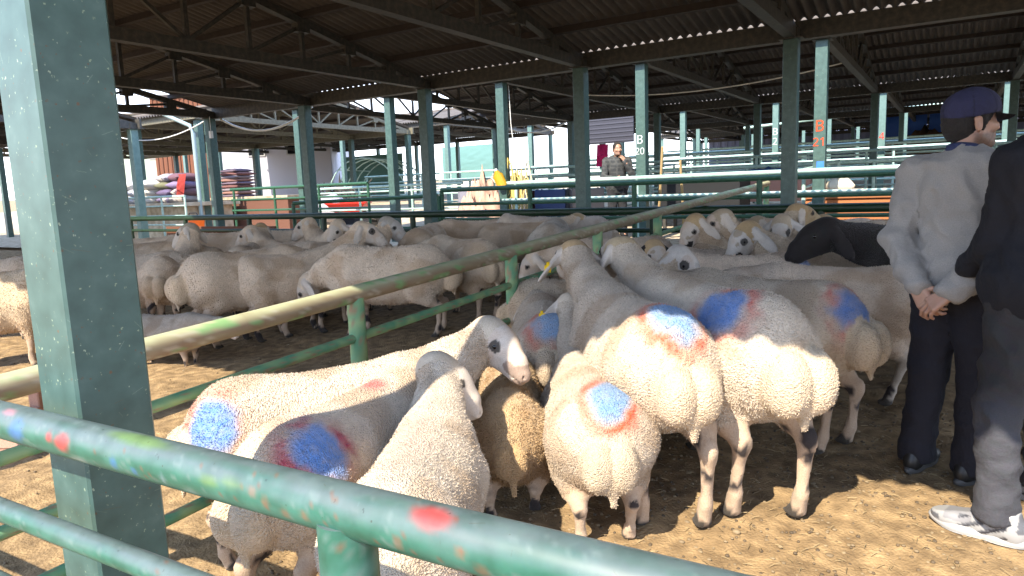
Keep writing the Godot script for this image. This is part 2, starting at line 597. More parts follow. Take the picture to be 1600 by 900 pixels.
# ------------------------------------------------------------------ bodies: joined distance fields, meshed as surface nets
class Field:
	var o: Vector3
	var cs: float
	var nx: int
	var ny: int
	var nz: int
	var d := PackedFloat32Array()
	var raw := PackedFloat32Array()
	var id := PackedByteArray()
	var V := PackedVector3Array()
	var N := PackedVector3Array()
	var I := PackedByteArray()
	var F := PackedInt32Array()

	func setup(lo: Vector3, hi: Vector3, cell: float):
		o = lo
		cs = cell
		var q := (hi - lo) / cell
		nx = int(q.x) + 2
		ny = int(q.y) + 2
		nz = int(q.z) + 2
		var t := nx * ny * nz
		d.resize(t)
		d.fill(9.0)
		raw.resize(t)
		raw.fill(9.0)
		id.resize(t)

	func cap(a: Vector3, b: Vector3, ra: float, rb: float, k: float, tag: int, sub := false):
		var rm := maxf(ra, rb) + k + cs * 2.0
		var lo := (a.min(b) - Vector3(rm, rm, rm) - o) / cs
		var hi := (a.max(b) + Vector3(rm, rm, rm) - o) / cs
		var x0 := maxi(0, int(lo.x))
		var y0 := maxi(0, int(lo.y))
		var z0 := maxi(0, int(lo.z))
		var x1 := mini(nx - 1, int(hi.x) + 1)
		var y1 := mini(ny - 1, int(hi.y) + 1)
		var z1 := mini(nz - 1, int(hi.z) + 1)
		var ab := b - a
		var il := 1.0 / maxf(ab.length_squared(), 1e-9)
		var dr := rb - ra
		for z in range(z0, z1 + 1):
			for y in range(y0, y1 + 1):
				var i := (z * ny + y) * nx + x0
				var p := o + Vector3(x0, y, z) * cs - a
				for x in range(x0, x1 + 1):
					var t := clampf(p.dot(ab) * il, 0.0, 1.0)
					var e := (p - ab * t).length() - ra - dr * t
					p.x += cs
					var c := d[i]
					if sub:
						e = -e
						if e > c - k:
							var h := clampf(0.5 - 0.5 * (c - e) / k, 0.0, 1.0)
							d[i] = lerpf(c, e, h) + k * h * (1.0 - h)
							if e > c:
								id[i] = tag
					else:
						if e < c + k:
							var h := clampf(0.5 + 0.5 * (c - e) / k, 0.0, 1.0)
							d[i] = lerpf(c, e, h) - k * h * (1.0 - h)
						if e < raw[i]:
							raw[i] = e
							id[i] = tag
					i += 1

	func ell(c0: Vector3, r: Vector3, bs: Basis, k: float, tag: int):
		var rm := maxf(r.x, maxf(r.y, r.z)) + k + cs * 2.0
		var lo := (c0 - Vector3(rm, rm, rm) - o) / cs
		var hi := (c0 + Vector3(rm, rm, rm) - o) / cs
		var x0 := maxi(0, int(lo.x))
		var y0 := maxi(0, int(lo.y))
		var z0 := maxi(0, int(lo.z))
		var x1 := mini(nx - 1, int(hi.x) + 1)
		var y1 := mini(ny - 1, int(hi.y) + 1)
		var z1 := mini(nz - 1, int(hi.z) + 1)
		var inv := bs.transposed()
		var ir := Vector3(1.0 / r.x, 1.0 / r.y, 1.0 / r.z)
		for z in range(z0, z1 + 1):
			for y in range(y0, y1 + 1):
				var i := (z * ny + y) * nx + x0
				for x in range(x0, x1 + 1):
					var p := inv * (o + Vector3(x, y, z) * cs - c0) * ir
					var k0 := p.length()
					var k1 := (p * ir).length()
					var e := k0 * (k0 - 1.0) / maxf(k1, 1e-5)
					var c := d[i]
					if e < c + k:
						var h := clampf(0.5 + 0.5 * (c - e) / k, 0.0, 1.0)
						d[i] = lerpf(c, e, h) - k * h * (1.0 - h)
					if e < raw[i]:
						raw[i] = e
						id[i] = tag
					i += 1

	func run():
		var map := PackedInt32Array()
		map.resize(nx * ny * nz)
		map.fill(-1)
		var sx := 1
		var sy := nx
		var sz := nx * ny
		var lim := cs * 1.8
		for z in nz - 1:
			for y in ny - 1:
				var i := (z * ny + y) * nx - 1
				for x in nx - 1:
					i += 1
					var a := d[i]
					if a > lim or a < -lim:
						continue
					var b := d[i + 1]
					var c := d[i + sy]
					var e := d[i + sy + 1]
					var f := d[i + sz]
					var g := d[i + sz + 1]
					var h := d[i + sz + sy]
					var j := d[i + sz + sy + 1]
					var m := (1 if a < 0.0 else 0) + (1 if b < 0.0 else 0) + (1 if c < 0.0 else 0) + (1 if e < 0.0 else 0) + (1 if f < 0.0 else 0) + (1 if g < 0.0 else 0) + (1 if h < 0.0 else 0) + (1 if j < 0.0 else 0)
					if m == 0 or m == 8:
						continue
					var s := Vector3.ZERO
					var cnt := 0.0
					if (a < 0.0) != (b < 0.0): s += Vector3(a / (a - b), 0, 0); cnt += 1.0
					if (c < 0.0) != (e < 0.0): s += Vector3(c / (c - e), 1, 0); cnt += 1.0
					if (f < 0.0) != (g < 0.0): s += Vector3(f / (f - g), 0, 1); cnt += 1.0
					if (h < 0.0) != (j < 0.0): s += Vector3(h / (h - j), 1, 1); cnt += 1.0
					if (a < 0.0) != (c < 0.0): s += Vector3(0, a / (a - c), 0); cnt += 1.0
					if (b < 0.0) != (e < 0.0): s += Vector3(1, b / (b - e), 0); cnt += 1.0
					if (f < 0.0) != (h < 0.0): s += Vector3(0, f / (f - h), 1); cnt += 1.0
					if (g < 0.0) != (j < 0.0): s += Vector3(1, g / (g - j), 1); cnt += 1.0
					if (a < 0.0) != (f < 0.0): s += Vector3(0, 0, a / (a - f)); cnt += 1.0
					if (b < 0.0) != (g < 0.0): s += Vector3(1, 0, b / (b - g)); cnt += 1.0
					if (c < 0.0) != (h < 0.0): s += Vector3(0, 1, c / (c - h)); cnt += 1.0
					if (e < 0.0) != (j < 0.0): s += Vector3(1, 1, e / (e - j)); cnt += 1.0
					map[i] = V.size()
					V.append(o + (Vector3(x, y, z) + s / cnt) * cs)
					N.append(Vector3(b + e + g + j - a - c - f - h, c + e + h + j - a - b - f - g, f + g + h + j - a - b - c - e).normalized())
					I.append(id[i])
		for z in range(1, nz - 1):
			for y in range(1, ny - 1):
				var i := (z * ny + y) * nx
				for x in range(1, nx - 1):
					i += 1
					var a := d[i]
					if a > lim or a < -lim:
						continue
					var s := a < 0.0
					for ax in 3:
						var st: int = [sx, sy, sz][ax]
						if (d[i + st] < 0.0) == s:
							continue
						var u: int = [sy, sz, sx][ax]
						var w: int = [sz, sx, sy][ax]
						var p := map[i - u - w]
						var q := map[i - w]
						var r := map[i]
						var t := map[i - u]
						if p < 0 or q < 0 or r < 0 or t < 0:
							continue
						if s:
							F.append_array(PackedInt32Array([p, r, q, p, t, r]))
						else:
							F.append_array(PackedInt32Array([p, q, r, p, r, t]))

# one surface of an ArrayMesh from the triangles of a field whose tag is in (or not in) a set
func surf(am: ArrayMesh, V: PackedVector3Array, N: PackedVector3Array, C: PackedColorArray, F: PackedInt32Array, mat: Material):
	if F.is_empty():
		return
	var arr := []
	arr.resize(Mesh.ARRAY_MAX)
	arr[Mesh.ARRAY_VERTEX] = V
	arr[Mesh.ARRAY_NORMAL] = N
	arr[Mesh.ARRAY_COLOR] = C
	arr[Mesh.ARRAY_INDEX] = F
	am.add_surface_from_arrays(Mesh.PRIMITIVE_TRIANGLES, arr)
	am.surface_set_material(am.get_surface_count() - 1, mat)

# ------------------------------------------------------------------ sheep
# ids: 0 fleece, 1 leg, 2 face, 3 hoof, 4 ear, 5 muzzle, 6 wool on the crown, 7 fat tail
var flock := []
var flock_out := []
var wool_n: FastNoiseLite
var spot_n: FastNoiseLite

func dirv(yaw: float, pitch: float) -> Vector3:
	return Vector3(cos(yaw) * cos(pitch), sin(pitch), -sin(yaw) * cos(pitch))

func sheep_build(i: int):
	var P: Dictionary = flock[i]
	var r := RandomNumberGenerator.new()
	r.seed = 100 + i
	var hero: bool = P.get("hero", false)
	var fat: float = P.get("fat", 1.0)
	var f := Field.new()
	f.setup(Vector3(-0.68, -0.02, -0.36), Vector3(0.82, 1.05, 0.36), P.get("cell", 0.02 if hero else 0.027))
	var B := Basis.IDENTITY
	var lie: float = P.get("lie", 0.0)
	f.ell(Vector3(0.20, 0.485, 0), Vector3(0.26, 0.215, 0.185 * fat), B, 0.07, 0)
	f.ell(Vector3(-0.05, 0.465, 0), Vector3(0.32, 0.212, 0.21 * fat), B, 0.08, 0)
	f.ell(Vector3(-0.29, 0.505, 0), Vector3(0.22, 0.215, 0.198 * fat), B, 0.08, 0)
	f.cap(Vector3(-0.34, 0.63, 0), Vector3(0.27, 0.635, 0), 0.075, 0.08, 0.06, 0)
	f.cap(Vector3(0.33, 0.55, 0), Vector3(0.385, 0.45, 0), 0.125, 0.095, 0.06, 0)
	# fat tail in two lobes with a thin bare tip
	var tl: float = P.get("tail", 1.0)
	for s: float in [-1.0, 1.0]:
		f.ell(Vector3(-0.498, 0.468, s * 0.044 * tl), Vector3(0.080 * tl, 0.100 * tl, 0.064 * tl), B, 0.008, 7)
	f.cap(Vector3(-0.515, 0.40, 0), Vector3(-0.515, 0.325, 0.010), 0.026 * tl, 0.014, 0.02, 7)
	var legs: Array = P.get("legs", [])
	for q in 4:
		var s := -1.0 if q % 2 == 0 else 1.0
		var hind := q < 2
		var dx: float = legs[q] if legs.size() == 4 else r.randf_range(-0.06, 0.06)
		if hind:
			f.cap(Vector3(-0.30, 0.50, s * 0.10 * fat), Vector3(-0.25 + dx * 0.2, 0.365, s * 0.118), 0.125, 0.08, 0.05, 0)
			var st := Vector3(-0.25 + dx * 0.3, 0.36, s * 0.118)
			var hk := Vector3(-0.385 + dx * 0.7, 0.25, s * 0.105)
			var gk := st.lerp(hk, 0.5)
			f.cap(st, gk, 0.074, 0.054, 0.035, 0)
			f.cap(gk, hk, 0.050, 0.030, 0.03, 1)
			var fl := Vector3(-0.36 + dx, 0.085, s * 0.10)
			f.cap(hk, fl, 0.0275, 0.020, 0.02, 1)
			f.ell(hk + Vector3(-0.010, 0.002, 0), Vector3(0.029, 0.038, 0.024), B, 0.02, 1)
			f.cap(fl, fl + Vector3(0.018, -0.05, 0), 0.0265, 0.028, 0.015, 1)
			f.cap(fl + Vector3(0.02, -0.062, 0.012), fl + Vector3(0.052, -0.066, 0.014), 0.023, 0.016, 0.008, 3)
			f.cap(fl + Vector3(0.02, -0.062, -0.012), fl + Vector3(0.052, -0.066, -0.014), 0.023, 0.016, 0.008, 3)
		else:
			f.cap(Vector3(0.25, 0.47, s * 0.105 * fat), Vector3(0.25 + dx * 0.2, 0.36, s * 0.115), 0.10, 0.062, 0.05, 0)
			var el := Vector3(0.25 + dx * 0.2, 0.35, s * 0.115)
			var kn := Vector3(0.268 + dx * 0.7, 0.215, s * 0.11)
			f.cap(el, kn, 0.050, 0.032, 0.03, 0 if r.randf() < 0.5 else 1)
			var fl := Vector3(0.258 + dx, 0.085, s * 0.105)
			f.cap(kn, fl, 0.028, 0.021, 0.02, 1)
			f.cap(fl, fl + Vector3(0.018, -0.05, 0), 0.0255, 0.027, 0.015, 1)
			f.cap(fl + Vector3(0.02, -0.062, 0.012), fl + Vector3(0.052, -0.066, 0.014), 0.023, 0.016, 0.008, 3)
			f.cap(fl + Vector3(0.02, -0.062, -0.012), fl + Vector3(0.052, -0.066, -0.014), 0.023, 0.016, 0.008, 3)
	# neck and head
	var ny := deg_to_rad(P.get("ny", 0.0))
	var np := deg_to_rad(P.get("np", 35.0))
	var nl: float = P.get("nl", 0.36)
	var nb := Vector3(0.33, 0.60, 0)
	var mid := nb + dirv(ny * 0.6, np * 0.8) * nl * 0.5
	var poll := mid + dirv(ny * 1.2, np * 1.15) * nl * 0.5
	var nr: float = P.get("nr", 1.0)
	f.cap(nb, mid, 0.14 * nr, 0.105 * nr, 0.07, 0)
	f.cap(mid, mid.lerp(poll, 0.6), 0.105 * nr, 0.088 * nr, 0.04, 0)
	f.run()
	var hy := deg_to_rad(P.get("hy", 0.0))
	var hp := deg_to_rad(P.get("hp", -25.0))
	var hx := dirv(hy, hp)
	var hz := Vector3(sin(hy), 0, cos(hy))
	var hup := hz.cross(hx).normalized()
	var roll: float = deg_to_rad(P.get("hr", 0.0))
	hz = hz.rotated(hx, roll)
	hup = hup.rotated(hx, roll)
	var HB := Basis(hx, hup, hz)
	var hs: float = P.get("hs", 1.12)
	var g := Field.new()
	var hc := poll + hx * 0.07
	g.setup(hc - Vector3(0.25, 0.27, 0.25), hc + Vector3(0.25, 0.22, 0.25), P.get("hcell", 0.0085 if hero else 0.0125))
	var T := Transform3D(HB * hs, poll)
	g.cap(mid.lerp(poll, 0.35), poll - hx * 0.01, 0.0955 * nr, 0.072, 0.05, 0)
	g.ell(T * Vector3(0.0, 0.0, 0), Vector3(0.085, 0.076, 0.066) * hs, HB, 0.03, 6)
	g.ell(T * Vector3(0.055, 0.004, 0), Vector3(0.085, 0.066, 0.058) * hs, HB, 0.03, 2)
	g.cap(T * Vector3(0.06, 0.018, 0), T * Vector3(0.155, -0.006, 0), 0.046 * hs, 0.035 * hs, 0.03, 2)
	g.cap(T * Vector3(0.15, -0.020, 0), T * Vector3(0.195, -0.036, 0), 0.039 * hs, 0.031 * hs, 0.025, 5)
	g.cap(T * Vector3(0.03, -0.045, 0), T * Vector3(0.16, -0.056, 0), 0.043 * hs, 0.025 * hs, 0.03, 2)
	g.cap(T * Vector3(0.16, -0.058, 0), T * Vector3(0.192, -0.062, 0), 0.023 * hs, 0.018 * hs, 0.012, 5)
	var eyes := []
	for s: float in [-1.0, 1.0]:
		g.ell(T * Vector3(0.072, 0.024, s * 0.046), Vector3(0.026, 0.020, 0.018) * hs, HB, 0.014, 2)
		g.cap(T * Vector3(0.205, -0.028, s * 0.014), T * Vector3(0.222, -0.034, s * 0.018), 0.005 * hs, 0.005 * hs, 0.006, 5, true)
		g.cap(T * Vector3(0.218, -0.054, s * 0.002), T * Vector3(0.17, -0.050, s * 0.034), 0.003 * hs, 0.003 * hs, 0.005, 5, true)
		eyes.append([T * Vector3(0.080, 0.023, s * 0.0545), s])
		var er := T * Vector3(-0.012, 0.012, s * 0.062)
		var el: float = P.get("ears", 1.0)
		var spread: float = P.get("spread", 0.55)
		var ed := (HB * Vector3(-0.15, -0.55, s * spread) + Vector3(0, -0.45, 0)).normalized()
		var eo := (HB * Vector3(0.25, 0.1, s)).normalized()
		eo = (eo - ed * eo.dot(ed)).normalized()
		var ew := ed.cross(eo)
		g.cap(er, er + ed * 0.05 * hs, 0.022 * hs, 0.02 * hs, 0.015, 4)
		g.ell(er + ed * 0.085 * hs * el, Vector3(0.034 * hs, 0.085 * hs * el, 0.0115), Basis(ew, ed, eo), 0.012, 4)
	g.run()
	# join both
	var V := f.V
	var N := f.N
	var I := f.I
	var F := f.F
	var n0 := V.size()
	V.append_array(g.V)
	N.append_array(g.N)
	I.append_array(g.I)
	for q in g.F:
		F.append(q + n0)
	# some animals stand lower on their legs
	var low: float = P.get("low", 0.0)
	if low != 0.0:
		for q in V.size():
			V[q].y -= low if V[q].y > 0.3 else V[q].y * low / 0.3
		for e in eyes:
			e[0].y -= low
		poll.y -= low
	# colours of the fleece, skin and painted marks
	var C := PackedColorArray()
	C.resize(V.size())
	var wool: Color = P.get("wool", Color(0.60, 0.50, 0.38))
	var tone := r.randf_range(0.90, 1.05)
	var warm := r.randf_range(0.0, 0.10)
	wool = Color(wool.r * tone, wool.g * tone * (1.0 - warm * 0.5), wool.b * tone * (1.0 - warm))
	var face: Color = P.get("face", Color(0.66, 0.59, 0.52))
	var crown: Color = P.get("crown", wool)
	var muz: Color = P.get("muzzle", face)
	var leg: Color = P.get("leg", Color(0.50, 0.38, 0.28))
	var ear: Color = P.get("ear", face)
	var hoof := Color(0.05, 0.04, 0.035)
	var spot: float = P.get("spot", 0.35)
	var marks: Array = P.get("marks", [])
	var off := Vector3(i * 3.7, i * 1.3, 0)
	var eye_dark: float = P.get("eyepatch", 0.0)
	var dark := Color(0.02, 0.017, 0.015)
	for q in V.size():
		var p := V[q]
		var w := wool_n.get_noise_3dv(p * 7.0 + off)
		var w2 := wool_n.get_noise_3dv(p * 38.0 + off)
		var c := wool
		match I[q]:
			0:
				c = wool * (1.0 + 0.10 * w + 0.14 * w2)
				# dung and dust stains of their own shape
				var st := wool_n.get_noise_3dv(p * 3.3 + off * 2.0)
				if st > 0.12:
					c = c.lerp(Color(wool.r * 0.66, wool.g * 0.54, wool.b * 0.42), clampf((st - 0.12) * 2.2, 0.0, 0.55))
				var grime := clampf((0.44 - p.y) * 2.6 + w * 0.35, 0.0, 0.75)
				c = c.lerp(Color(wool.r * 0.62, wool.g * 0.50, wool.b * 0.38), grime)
				for m in marks:
					# m = [centre, size, colour, ring colour, ring strength]
					var dv: Vector3 = (p + Vector3(0, low, 0) - m[0]) / m[1]
					var dd := dv.length() + w * 0.35 + w2 * 0.12
					var ring := clampf(1.0 - absf(dd - 1.25) / 0.42, 0.0, 1.0) * float(m[4]) * clampf(0.55 + w * 1.6 + dv.x * -0.3, 0.15, 1.0)
					c = c.lerp(m[3], ring * 0.85)
					var core := smoothstep(1.15, 0.75, dd)
					c = c.lerp(m[2], core * clampf(0.86 + w2 * 0.3, 0.55, 0.96))
			1:
				c = leg * (1.0 + 0.12 * w + 0.1 * w2)
				if spot_n.get_noise_3dv(p * 9.0 + off) > 0.62 - spot * 0.5:
					c = dark * 1.6
			2:
				c = face * (1.0 + 0.10 * w + 0.08 * w2)
				c = c.lerp(Color(face.r * 0.8, face.g * 0.62, face.b * 0.48), clampf(w * 1.2 + 0.1, 0.0, 0.45))
				if spot_n.get_noise_3dv(p * 12.0 + off) > 0.80 - spot * 0.4:
					c = c.lerp(crown * 0.6, 0.6)
			3: c = hoof
			4:
				c = ear * (1.0 + 0.08 * w)
			5:
				c = muz * (1.0 + 0.1 * w2)
			7: c = Color(wool.r * 0.98, wool.g * 0.93, wool.b * 0.84) * (1.0 + 0.16 * w + 0.10 * w2)
			6: c = crown * (1.0 + 0.2 * w + 0.1 * w2)
		if I[q] == 2 or I[q] == 6:
			for e in eyes:
				var de: float = p.distance_to(e[0])
				if de < 0.021 + eye_dark * (0.7 + w * 0.4):
					c = c.lerp(dark, 0.9)
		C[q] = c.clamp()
	# split: fleece / short hair
	var A := PackedInt32Array()
	var H := PackedInt32Array()
	for t in F.size() / 3:
		var a := F[t * 3]
		var b := F[t * 3 + 1]
		var c := F[t * 3 + 2]
		if I[a] == 0 or I[a] == 7 or I[b] == 0 and I[c] == 0:
			A.append(a); A.append(b); A.append(c)
		else:
			H.append(a); H.append(b); H.append(c)
	# locks of fleece on the near animals
	var tufts := PackedFloat32Array()
	var nt: int = P.get("tufts", 7000)
	var near: bool = P.has("tufts")
	if nt > 0:
		var areas := PackedFloat32Array()
		var sum := 0.0
		for t in A.size() / 3:
			var ar := (V[A[t * 3 + 1]] - V[A[t * 3]]).cross(V[A[t * 3 + 2]] - V[A[t * 3]]).length()
			sum += ar
			areas.append(sum)
		var len: float = P.get("lock", 0.0056 if near else 0.009)
		for q in nt:
			var t := areas.bsearch(r.randf() * sum)
			t = mini(t, areas.size() - 1)
			var u := r.randf()
			var v := r.randf()
			if u + v > 1.0:
				u = 1.0 - u
				v = 1.0 - v
			var a := A[t * 3]
			var b := A[t * 3 + 1]
			var c := A[t * 3 + 2]
			if I[a] == 7 and r.randf() < 0.75:
				continue
			var p := V[a] + (V[b] - V[a]) * u + (V[c] - V[a]) * v
			var nn := (N[a] + (N[b] - N[a]) * u + (N[c] - N[a]) * v).normalized()
			var lay := Vector3(r.randf_range(-0.7, 0.7) - 0.25, r.randf_range(-0.9, 0.4), r.randf_range(-0.7, 0.7))
			var dd := (nn * 0.6 + lay * 1.1).normalized()
			var sd := dd.cross(Vector3(r.randf_range(-1, 1), r.randf_range(-1, 1), r.randf_range(-1, 1))).normalized()
			var l := len * r.randf_range(0.6, 1.35)
			var wd := (0.00115 if near else 0.0023) * r.randf_range(0.7, 1.3)
			var b0 := sd * wd
			var b1 := dd * l
			var b2 := sd.cross(dd) * wd
			p -= nn * 0.002
			var cc := (C[a] + (C[b] - C[a]) * u + (C[c] - C[a]) * v) * r.randf_range(0.92, 1.08)
			tufts.append_array(PackedFloat32Array([b0.x, b1.x, b2.x, p.x, b0.y, b1.y, b2.y, p.y, b0.z, b1.z, b2.z, p.z, minf(cc.r, 1.0), minf(cc.g, 1.0), minf(cc.b, 1.0), 1.0]))
	flock_out[i] = {"V": V, "N": N, "C": C, "A": A, "H": H, "T": tufts, "eyes": eyes, "HB": HB, "hs": hs, "poll": poll}

func sheep_some(k: int):
	for i in range(k, flock.size(), 4):
		sheep_build(i)

func lock_mesh() -> ArrayMesh:
	# one bent, pointed lock of wool, 1 long, 1 thick
	var m := MB.new()
	m.tube([Vector3(0, 0, 0), Vector3(0.2, 0.45, 0.1), Vector3(-0.25, 0.8, 0.3), Vector3(-0.5, 1.0, -0.2)], [0.9, 1.0, 0.7, 0.1], 4, false, 1.0, Vector3(0.2, 0, 1))
	return m.mesh()

func build_flock():
	wool_n = FastNoiseLite.new()
	wool_n.seed = 9
	wool_n.frequency = 1.0
	wool_n.fractal_octaves = 2
	spot_n = FastNoiseLite.new()
	spot_n.seed = 19
	spot_n.frequency = 1.0
	spot_n.fractal_octaves = 1
	# fleece and hair
	var curl := noise_img(512, 0.055, 2, FastNoiseLite.TYPE_CELLULAR, 41)
	M.fleece = tri_mat(ramp_tex(noise_img(512, 0.045, 3, FastNoiseLite.TYPE_CELLULAR, 43), [[0.0, Color(1, 1, 1)], [0.5, Color(0.97, 0.96, 0.95)], [1.0, Color(0.82, 0.79, 0.75)]]), 5.0, 1.0)
	M.fleece.uv1_world_triplanar = false
	relief(M.fleece, curl, 1.1)
	M.fleece.rim_enabled = true
	M.fleece.rim = 0.3
	M.hair = tri_mat(ramp_tex(noise_img(256, 0.12, 3, FastNoiseLite.TYPE_SIMPLEX_SMOOTH, 45), [[0.0, Color(0.80, 0.76, 0.72)], [0.5, Color(0.93, 0.92, 0.90)], [1.0, Color(1, 1, 1)]]), 6.0, 0.85)
	M.hair.uv1_world_triplanar = false
	relief(M.hair, noise_img(256, 0.16, 3, FastNoiseLite.TYPE_SIMPLEX_SMOOTH, 46), 0.25)
	M.hair.rim_enabled = true
	M.hair.rim = 0.1
	M.lock = plain(Color(1, 1, 1), 1.0)
	flock_list()
	flock_out.resize(flock.size())
	var t0 := Time.get_ticks_msec()
	var threads := []
	for k in 4:
		var th := Thread.new()
		th.start(sheep_some.bind(k))
		threads.append(th)
	for th: Thread in threads:
		th.wait_to_finish()
	print("flock built in ", Time.get_ticks_msec() - t0)
	var eye := SphereMesh.new()
	eye.radius = 0.0125
	eye.height = 0.025
	eye.radial_segments = 16
	eye.rings = 8
	var lock := lock_mesh()
	M.eye = plain(Color(0.02, 0.014, 0.01), 0.08)
	M.tag = plain(Color(0.92, 0.76, 0.10), 0.4)
	for i in flock.size():
		var P: Dictionary = flock[i]
		var R: Dictionary = flock_out[i]
		var am := ArrayMesh.new()
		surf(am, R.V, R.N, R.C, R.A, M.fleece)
		surf(am, R.V, R.N, R.C, R.H, M.hair)
		var s: float = P.get("s", 1.0)
		var root := thing("sheep", P.label, "sheep", Vector3(P.x, gy(P.z) + P.get("dy", 0.0), P.z), deg_to_rad(P.phi + 32.2), P.get("group", "sheep crowded in the pens"))
		root.scale = Vector3(s, s, s)
		obj("body", am, null, root)
		for e in R.eyes:
			var o := obj("eye", eye, M.eye, root)
			o.position = e[0]
		if R.T.size() > 0:
			var mm := MultiMesh.new()
			mm.transform_format = MultiMesh.TRANSFORM_3D
			mm.use_colors = true
			mm.mesh = lock
			mm.instance_count = R.T.size() / 16
			mm.buffer = R.T
			var o := MultiMeshInstance3D.new()
			o.name = "fleece"
			o.multimesh = mm
			o.material_override = M.lock
			root.add_child(o, true)
			o.set_meta("kind", "stuff")
		for k: float in P.get("tags", []):
			var m := MB.new()
			m.box(Vector3.ZERO, Vector3(0.034, 0.042, 0.003), Basis.IDENTITY, 0.001)
			m.box(Vector3(0, 0.028, 0), Vector3(0.014, 0.016, 0.004))
			var o := obj("ear_tag", m.mesh(), M.tag, root)
			var ed: Vector3 = (R.HB * Vector3(-0.15, -0.55, k * P.get("spread", 0.55)) + Vector3(0, -0.45, 0)).normalized()
			o.transform = Transform3D(Basis(Vector3.UP, PI / 2) * Basis(Vector3.RIGHT, 0.3 * k), R.poll + R.HB * (Vector3(-0.012, 0.012, k * 0.062) * R.hs) + ed * 0.10 + R.HB * Vector3(-0.022, 0.0, k * 0.012))

func flock_list():
	var BL := Color(0.10, 0.25, 0.60)
	var RD := Color(0.58, 0.15, 0.11)
	flock.append({"label": "large cream sheep standing side-on at the inner rail with raised white face", "x": -2.112, "z": -1.908, "phi": 22, "s": 1.06, "low": 0.05, "np": 27, "ny": -4, "hy": -66, "hp": -26, "nl": 0.38, "eyepatch": 0.008, "muzzle": Color(0.36, 0.27, 0.22), "spread": 0.7, "legs": [0.03, -0.04, 0.02, 0], "marks": [[Vector3(-0.4, 0.6, 0.14), Vector3(0.1, 0.095, 0.13), BL, RD, 1.0]], "tufts": 60000, "hero": true, "lock": 0.0062, "wool": Color(0.62, 0.535, 0.43), "face": Color(0.70, 0.63, 0.56)})
	flock.append({"label": "sheep between the rail and the head-turned one, deep blue paint on its hip", "x": -1.787, "z": -1.711, "phi": 63, "s": 0.97, "np": -5, "ny": 0, "hy": 0, "hp": -60, "marks": [[Vector3(-0.3, 0.62, 0.13), Vector3(0.1, 0.095, 0.11), BL, Color(0.42, 0.06, 0.10), 1.3], [Vector3(0.15, 0.73, 0.0), Vector3(0.05, 0.03, 0.06), Color(0.62, 0.16, 0.14), Color(0.62, 0.16, 0.14), 0.6]], "wool": Color(0.62, 0.535, 0.43), "hero": true, "tufts": 36000})
	flock.append({"label": "sheep beside the front rail post with its drooping ear and head turned aside", "x": -1.339, "z": -1.544, "phi": 85, "s": 0.93, "np": 30, "ny": 8, "nr": 0.92, "hy": -82, "hp": -40, "hr": 0, "nl": 0.34, "eyepatch": 0.006, "marks": [[Vector3(0.05, 0.73, -0.05), Vector3(0.2, 0.08, 0.08), Color(0.62, 0.42, 0.34), Color(0.60, 0.36, 0.30), 0.5]], "wool": Color(0.62, 0.535, 0.43), "face": Color(0.70, 0.63, 0.56), "ears": 1.1, "spread": 0.35, "hero": true, "tufts": 36000})
	flock.append({"label": "woolly tan sheep seen from behind under the white-faced one's chin", "x": -1.731, "z": -2.691, "phi": 90, "s": 0.95, "low": 0.16, "tail": 0.75, "np": -25, "hp": -60, "tufts": 24000, "hero": true, "lock": 0.011, "wool": Color(0.50, 0.37, 0.22), "fat": 0.88})
	flock.append({"label": "sheep in the middle of the pen half hidden, pale blue patch on its rump", "x": -1.982, "z": -3.502, "phi": 92, "s": 1.0, "np": 5, "hp": -40, "marks": [[Vector3(-0.36, 0.66, 0.0), Vector3(0.12, 0.11, 0.12), Color(0.22, 0.36, 0.56), RD, 1.0]], "wool": Color(0.62, 0.535, 0.43), "hero": true, "tufts": 36000})
	flock.append({"label": "white sheep seen from behind with yellow ear tags, its pale blue mark haloed in pink", "x": -1.287, "z": -2.652, "phi": 91, "s": 0.99, "low": 0.09, "fat": 1.04, "np": 26, "nl": 0.56, "nr": 0.82, "hy": 4, "hp": -20, "spread": 1.3, "ears": 0.9, "tags": [-1.0, 1.0], "legs": [-0.02, 0.02, 0.03, -0.02], "marks": [[Vector3(-0.36, 0.68, 0.02), Vector3(0.12, 0.11, 0.085), Color(0.16, 0.32, 0.58), Color(0.58, 0.17, 0.10), 1.5]], "crown": Color(0.62, 0.535, 0.43), "tufts": 60000, "hero": true, "wool": Color(0.62, 0.535, 0.43)})
	flock.append({"label": "white sheep with a long raised neck, one tagged ear and black-spotted hind leg", "x": -1.191, "z": -2.913, "phi": 100, "s": 1.17, "low": -0.05, "fat": 0.92, "np": 21, "nl": 0.56, "nr": 0.9, "hy": 2, "hp": -12, "spread": 1.0, "tags": [-1.0], "crown": Color(0.50, 0.36, 0.20), "legs": [0.02, -0.05, 0, 0], "marks": [[Vector3(-0.36, 0.68, 0.0), Vector3(0.12, 0.11, 0.08), Color(0.17, 0.33, 0.58), Color(0.58, 0.17, 0.10), 1.4]], "tufts": 55000, "hero": true, "wool": Color(0.62, 0.535, 0.43), "spot": 0.42})
	flock.append({"label": "biggest ram with round fat tail, red-edged blue patch on its flank", "x": -0.912, "z": -3.136, "phi": 106, "s": 1.22, "np": 22, "nl": 0.46, "nr": 0.84, "hy": 4, "hp": -10, "spread": 0.8, "crown": Color(0.58, 0.46, 0.30), "tail": 1.1, "low": -0.05, "legs": [0.04, -0.04, 0, 0], "marks": [[Vector3(-0.22, 0.64, -0.1), Vector3(0.12, 0.12, 0.11), Color(0.10, 0.24, 0.58), Color(0.60, 0.13, 0.09), 1.1]], "tufts": 60000, "hero": true, "wool": Color(0.62, 0.535, 0.43), "fat": 0.9})
